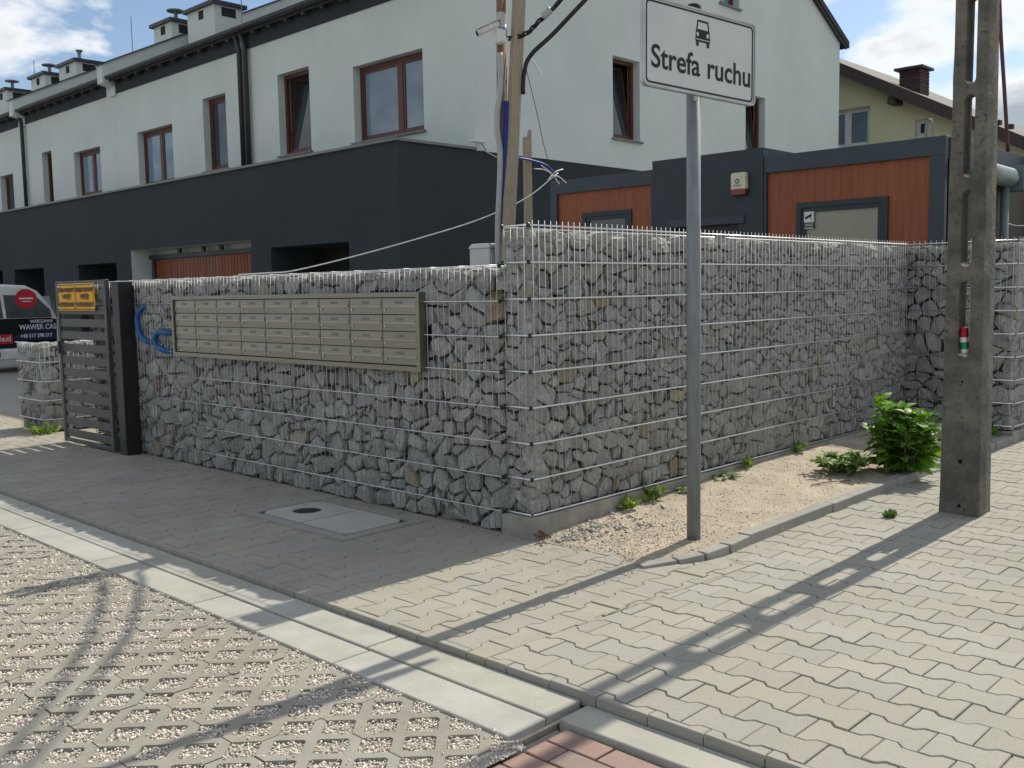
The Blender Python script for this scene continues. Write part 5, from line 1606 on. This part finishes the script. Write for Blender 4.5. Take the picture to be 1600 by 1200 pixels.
# ------------------------------------------------------------------ van
van = thing('van', 'white van with tinted side windows and printed lettering beyond the gate', 'van', (1.6, 17.1, 0))
VY = 16.2
prof = [(3.86, 0.27), (3.90, 0.55), (3.86, 0.98), (3.74, 1.25), (3.50, 1.54), (3.28, 1.65), (2.6, 1.685), (1.2, 1.68), (0.75, 1.62), (0.05, 1.10), (-0.62, 0.95), (-0.80, 0.70), (-0.78, 0.27)]
vb = MB().prism(prof[::-1], (0, VY + 1.76, 0), X_, Z_, -Y_, 1.76)
vbo = vb.build('body', M['van_white'], van, bevel=0.05, seg=3)
MB().prism([(3.80, 0.46), (3.82, 0.98), (3.70, 1.02), (0.0, 1.02), (-0.5, 0.86), (-0.5, 0.46)][::-1], (0, VY + 0.004, 0), X_, Z_, -Y_, 0.010).build('side_panel', M['van_dark'], van)
for q in ([(3.73, 1.03), (3.70, 1.18), (3.44, 1.45), (2.86, 1.47), (2.90, 1.03)], [(2.84, 1.03), (2.80, 1.47), (1.85, 1.475), (1.88, 1.03)], [(1.80, 1.03), (1.77, 1.475), (1.0, 1.46), (0.35, 1.03)]):
    MB().prism(q[::-1] if area(q) < 0 else q, (0, VY + 0.004, 0), X_, Z_, -Y_, 0.012).build('side_window', M['van_glass'], van)
MB().box(-0.79, 3.905, VY - 0.02, VY + 0.3, 0.24, 0.44).build('side_sill', M['van_white'], van, bevel=0.03, seg=2)
MB().box(3.885, 3.93, VY + 0.12, VY + 1.64, 0.35, 0.62).build('bumper', M['van_white'], van, bevel=0.02)
MB().prism([(0.10, 1.04), (1.66, 1.04), (1.55, 1.44), (0.22, 1.44)], (3.80, VY, 0), Y_, Z_, X_, 0.06).build('rear_window', M['van_glass'], van)
for y in (VY + 0.06, VY + 1.56):
    MB().box(3.84, 3.915, y, y + 0.14, 0.66, 1.02).build('tail_light', M['siren_red'], van, bevel=0.01)
for x in (0.2, 2.38):
    for y in (VY + 0.0, VY + 1.56):
        wl = MB().tube([(x, y - 0.02, 0.31), (x, y + 0.2, 0.31)], 0.31, 24).build('wheel', M['tyre'], van, bevel=0.02)
        MB().tube([(x, y - 0.026, 0.31), (x, y - 0.016, 0.31)], 0.19, 20).build('rim', M['rim'], wl)
    MB().prism([(x + 0.37 * math.cos(math.pi * i / 12), 0.31 + 0.37 * math.sin(math.pi * i / 12)) for i in range(13)], (0, VY - 0.012, 0), X_, Z_, -Y_, 0.012).build('wheel_arch', M['van_dark'], van)
MB().prism(circle(3.27, 1.395, 0.20, 28, 0.185), (0, VY - 0.006, 0), X_, Z_, -Y_, 0.006).build('round_sticker', M['van_red'], van)
for s_, z_, sz in (('taxi partner', 1.455, 0.05), ('+22 333 4x4', 1.395, 0.07), ('zadzwoń', 1.335, 0.045)):
    pass
MB().box(3.14, 3.40, VY - 0.0135, VY - 0.0125, 1.385, 1.415).build('sticker_line', M['white_print'], van)
MB().box(3.19, 3.36, VY - 0.0135, VY - 0.0125, 1.335, 1.350).build('sticker_line', M['white_print'], van)
MB().prism([(3.02, 0.60), (3.80, 0.60), (3.82, 0.99), (3.40, 0.99), (3.02, 0.66)], (0, VY - 0.0062, 0), X_, Z_, -Y_, 0.004).build('navy_panel', M['van_navy'], van)
for s_, x_, z_, sz, bo in (('WARSZAWA', 3.53, 0.955, 0.085, 0.001), ('WAWER CAS', 3.46, 0.845, 0.135, 0.002), ('+48 517 298 517', 3.42, 0.68, 0.100, 0.002)):
    text('lettering', s_, sz, (x_, VY - 0.0106, z_), X_, Z_, -Y_, M['white_print'], van, bold=bo, sx=0.86)
MB().box(2.30, 2.98, VY - 0.0165, VY - 0.0062, 0.545, 0.725).build('red_panel', M['van_red'], van)
text('lettering', 'ie.nl', 0.15, (2.95, VY - 0.0168, 0.64), X_, Z_, -Y_, M['white_print'], van, bold=0.002, sx=0.8, align='RIGHT')

# ================================================================== plants
def leaf_mesh(name, m, lobes=0.0, fold=0.25, droop=0.35, n=5, jag=0.12):
    vs = []; fs = []
    for i in range(n + 1):
        t = i / n
        w = 0.36 * math.sin(math.pi * min(1, t ** 0.72)) * (1 - 0.35 * t) * (1 + (jag if i % 2 else -jag))
        if i == n: w = 0
        z = -droop * t * t
        vs += [(t, -w, z + fold * w), (t, 0, z), (t, w, z + fold * w)]
    for i in range(n):
        a = 3 * i
        fs += [(a, a + 3, a + 4, a + 1), (a + 1, a + 4, a + 5, a + 2)]
    return mkmesh(name, vs, fs, m, True), vs, fs

def leaf_mat(p, d, upv, s):
    d = Vector(d).normalized()
    y = Vector(upv).cross(d)
    if y.length < 1e-4: y = Vector((0, 1, 0))
    y.normalize()
    z = d.cross(y)
    Mx = Matrix(((d.x * s, y.x * s, z.x * s, p.x), (d.y * s, y.y * s, z.y * s, p.y), (d.z * s, y.z * s, z.z * s, p.z), (0, 0, 0, 1)))
    return Mx

def bush(t, stems, m, leaf_s, rg, nparts=300, whorl=0.045, vary=0.35):
    me, lv, lf = leaf_mesh('leaf', M[m])
    st = MB()
    allv = []
    for base, tip, bend, L0 in stems:
        base, tip = Vector(base), Vector(tip)
        mid = (base + tip) / 2 + Vector(bend)
        pts = spline([base, mid, tip], 8)
        st.tube(pts, [0.007 * (1 - 0.7 * i / (len(pts) - 1)) for i in range(len(pts))], 6)
        ln = sum((pts[i + 1] - pts[i]).length for i in range(len(pts) - 1))
        nn = max(4, int(ln / whorl))
        ang = rg.uniform(0, 6)
        for q in range(nn):
            f = (q + 1.2) / (nn + 0.4)
            f = min(1, f)
            ii = min(len(pts) - 2, int(f * (len(pts) - 1)))
            p = pts[ii].lerp(pts[ii + 1], f * (len(pts) - 1) - ii)
            ax = (pts[ii + 1] - pts[ii]).normalized()
            ang += 1.57 + rg.gauss(0, 0.25)
            k = 2 if f < 0.93 else 4
            for w in range(k):
                a = ang + w * 2 * math.pi / k + rg.gauss(0, 0.2)
                out_ = Vector((math.cos(a), math.sin(a), 0))
                rise = (0.15 if f < 0.8 else 0.75) + rg.gauss(0, 0.2)
                d = out_ + Vector((0, 0, rise)) + ax * 0.1
                s = leaf_s * L0 * (1.05 - 0.45 * f) * rg.uniform(1 - vary, 1 + vary * 0.6)
                allv.append(leaf_mat(p + out_ * 0.012, d, Z_ + Vector((rg.gauss(0, .35), rg.gauss(0, .35), 0)), s))
    st.build('stem', M['stem'], t)
    rest = MB()
    for i, mt_ in enumerate(allv):
        if i < nparts and nparts:
            o = link('leaf', me, t)
            mm = mt_.copy()
            mm.translation = mt_.translation - OFF[t]
            o.matrix_local = mm
        else:
            rest.add([mt_ @ Vector(v) for v in lv], lf)
    if rest.v:
        tag(rest.build('leaf_mass', M[m], t, smooth=True), kind='stuff')
    return len(allv)

rb = random.Random(41)
bs = thing('bush', 'bright green leafy bush growing between the kerb and the concrete pole', 'bush', (2.95, -0.84, 0.03))
stems = []
for i in range(26):
    a = rb.uniform(0, 6.283)
    r0, r1 = rb.uniform(0, 0.08), rb.uniform(0.05, 0.30)
    hgt = (0.50 - 0.62 * r1) * rb.uniform(0.66, 1.0)
    bx_, by_ = 2.97 + 0.09 * math.cos(a) * r0 / 0.08, -0.85 + 0.06 * math.sin(a)
    tx_, ty_ = 2.97 + r1 * math.cos(a) * 0.95 , -0.85 + r1 * math.sin(a)
    stems.append(((bx_, by_, 0.03), (tx_, ty_, 0.06 + max(0.12, hgt)), (0.05 * math.cos(a), 0.05 * math.sin(a), 0.05), 1.0))
stems.append(((2.95, -0.75, 0.03), (2.90, -0.72, 0.58), (0, 0, 0.02), 1.05))
stems.append(((2.99, -0.84, 0.03), (3.05, -1.00, 0.46), (0, 0, 0.03), 1.05))
stems.append(((2.96, -0.78, 0.03), (2.93, -0.76, 0.52), (0.02, 0, 0.02), 1.0))
bush(bs, stems, 'leaf', 0.15, rb, 300, 0.052)
lw = thing('low_weed', 'low spreading green weed on the sand at the foot of the bush', 'plant', (2.62, -0.60, 0.05))
stems = []
for i in range(30):
    a = rb.uniform(0, 6.283); r1 = rb.uniform(0.06, 0.30)
    cx, cy = 2.62, -0.60
    stems.append(((cx + 0.3 * r1 * math.cos(a), cy + 0.3 * r1 * math.sin(a), soil_z(cx, cy)), (cx + r1 * 1.05 * math.cos(a), cy + r1 * 0.75 * math.sin(a), soil_z(cx, cy) + rb.uniform(0.05, 0.13)), (0, 0, 0.04), 1.0))
bush(lw, stems, 'leaf_low', 0.085, rb, 300, 0.036)

def weed(label, x, y, n, h, spread, size, m='weed', flat=False, group=None):
    rg = random.Random(int(x * 977 + 13))
    z = soil_z(x, y) if y > -0.89 else 0.0
    t = thing('weed', label, 'plant', (x, y, z), group)
    me, lv, lf = leaf_mesh('leaf', M[m], n=4)
    for i in range(n):
        a = rg.uniform(0, 6.283)
        r = rg.uniform(0.1, 1) * spread
        p = Vector((x + r * math.cos(a), y + r * 0.6 * math.sin(a), z + rg.uniform(0.0, h * 0.35)))
        d = Vector((math.cos(a) * 0.8, math.sin(a) * 0.8, 0.35 if flat else rg.uniform(0.3, 2.2)))
        o = link('leaf', me, t)
        mm = leaf_mat(p, d, Z_ if flat else Vector((rg.gauss(0, 1), rg.gauss(0, 1), 0.6)), size * rg.uniform(0.55, 1.2))
        mm.translation = mm.translation - OFF[t]
        o.matrix_local = mm
    return t
weed('upright green weed at the plinth close to the wall corner', 0.80, -0.065, 40, 0.12, 0.05, 0.058)
weed('taller leafy weed with pointed blades against the plinth', 1.06, -0.06, 44, 0.16, 0.055, 0.066)
weed('flat dark green weed half hidden behind the sign post', 1.40, -0.09, 34, 0.05, 0.10, 0.06, 'leaf_low', True)
weed('flat creeping green weed at the plinth past the sign post', 1.88, -0.08, 36, 0.05, 0.10, 0.055, 'leaf_low', True)
weed('small upright weed with yellowish blades at the plinth', 2.20, -0.055, 26, 0.14, 0.035, 0.06)
weed('thin pale weed at the plinth halfway to the bush', 2.98, -0.06, 30, 0.14, 0.04, 0.055)
weed('dark grass patch at the kerb behind the concrete pole', 5.0, -0.72, 40, 0.10, 0.16, 0.10, 'leaf_low')
weed('yellow green weeds at the foot of the low gabion block', -0.05, 6.80, 46, 0.22, 0.13, 0.09)
gtf = weed('small green grass tuft lying on the pavers beside the pole', 1.765, -1.275, 110, 0.05, 0.035, 0.030, 'leaf_low')
dl = MB()
for i in range(9):
    a = rb.uniform(0, 6.28)
    p = Vector((0.0 + rb.gauss(0, .02), -0.075 + rb.gauss(0, .015), 0.012))
    q = p + Vector((0.05 * math.cos(a), 0.05 * math.sin(a), rb.uniform(0.01, 0.06)))
    w_ = Vector((-math.sin(a), math.cos(a), 0)) * 0.012
    dl.add([p - w_ * .3, (p + q) / 2 - w_ + Vector((0, 0, .008)), q, (p + q) / 2 + w_ + Vector((0, 0, .004))], [(0, 1, 2, 3)])
tag(dl.build('dry_plant', M['dry']), 'withered brown plant at the foot of the plinth corner', 'plant')
tw_ = MB().tube(spline([(2.05, -0.62, soil_z(2.05, -.62) + .008), (2.2, -0.66, soil_z(2.2, -.66) + .012), (2.38, -0.74, soil_z(2.38, -.74) + .008)], 4), 0.004, 5).build('twig', M['dry'])
tag(tw_, 'thin dry twig lying on the sandy soil', 'twig')
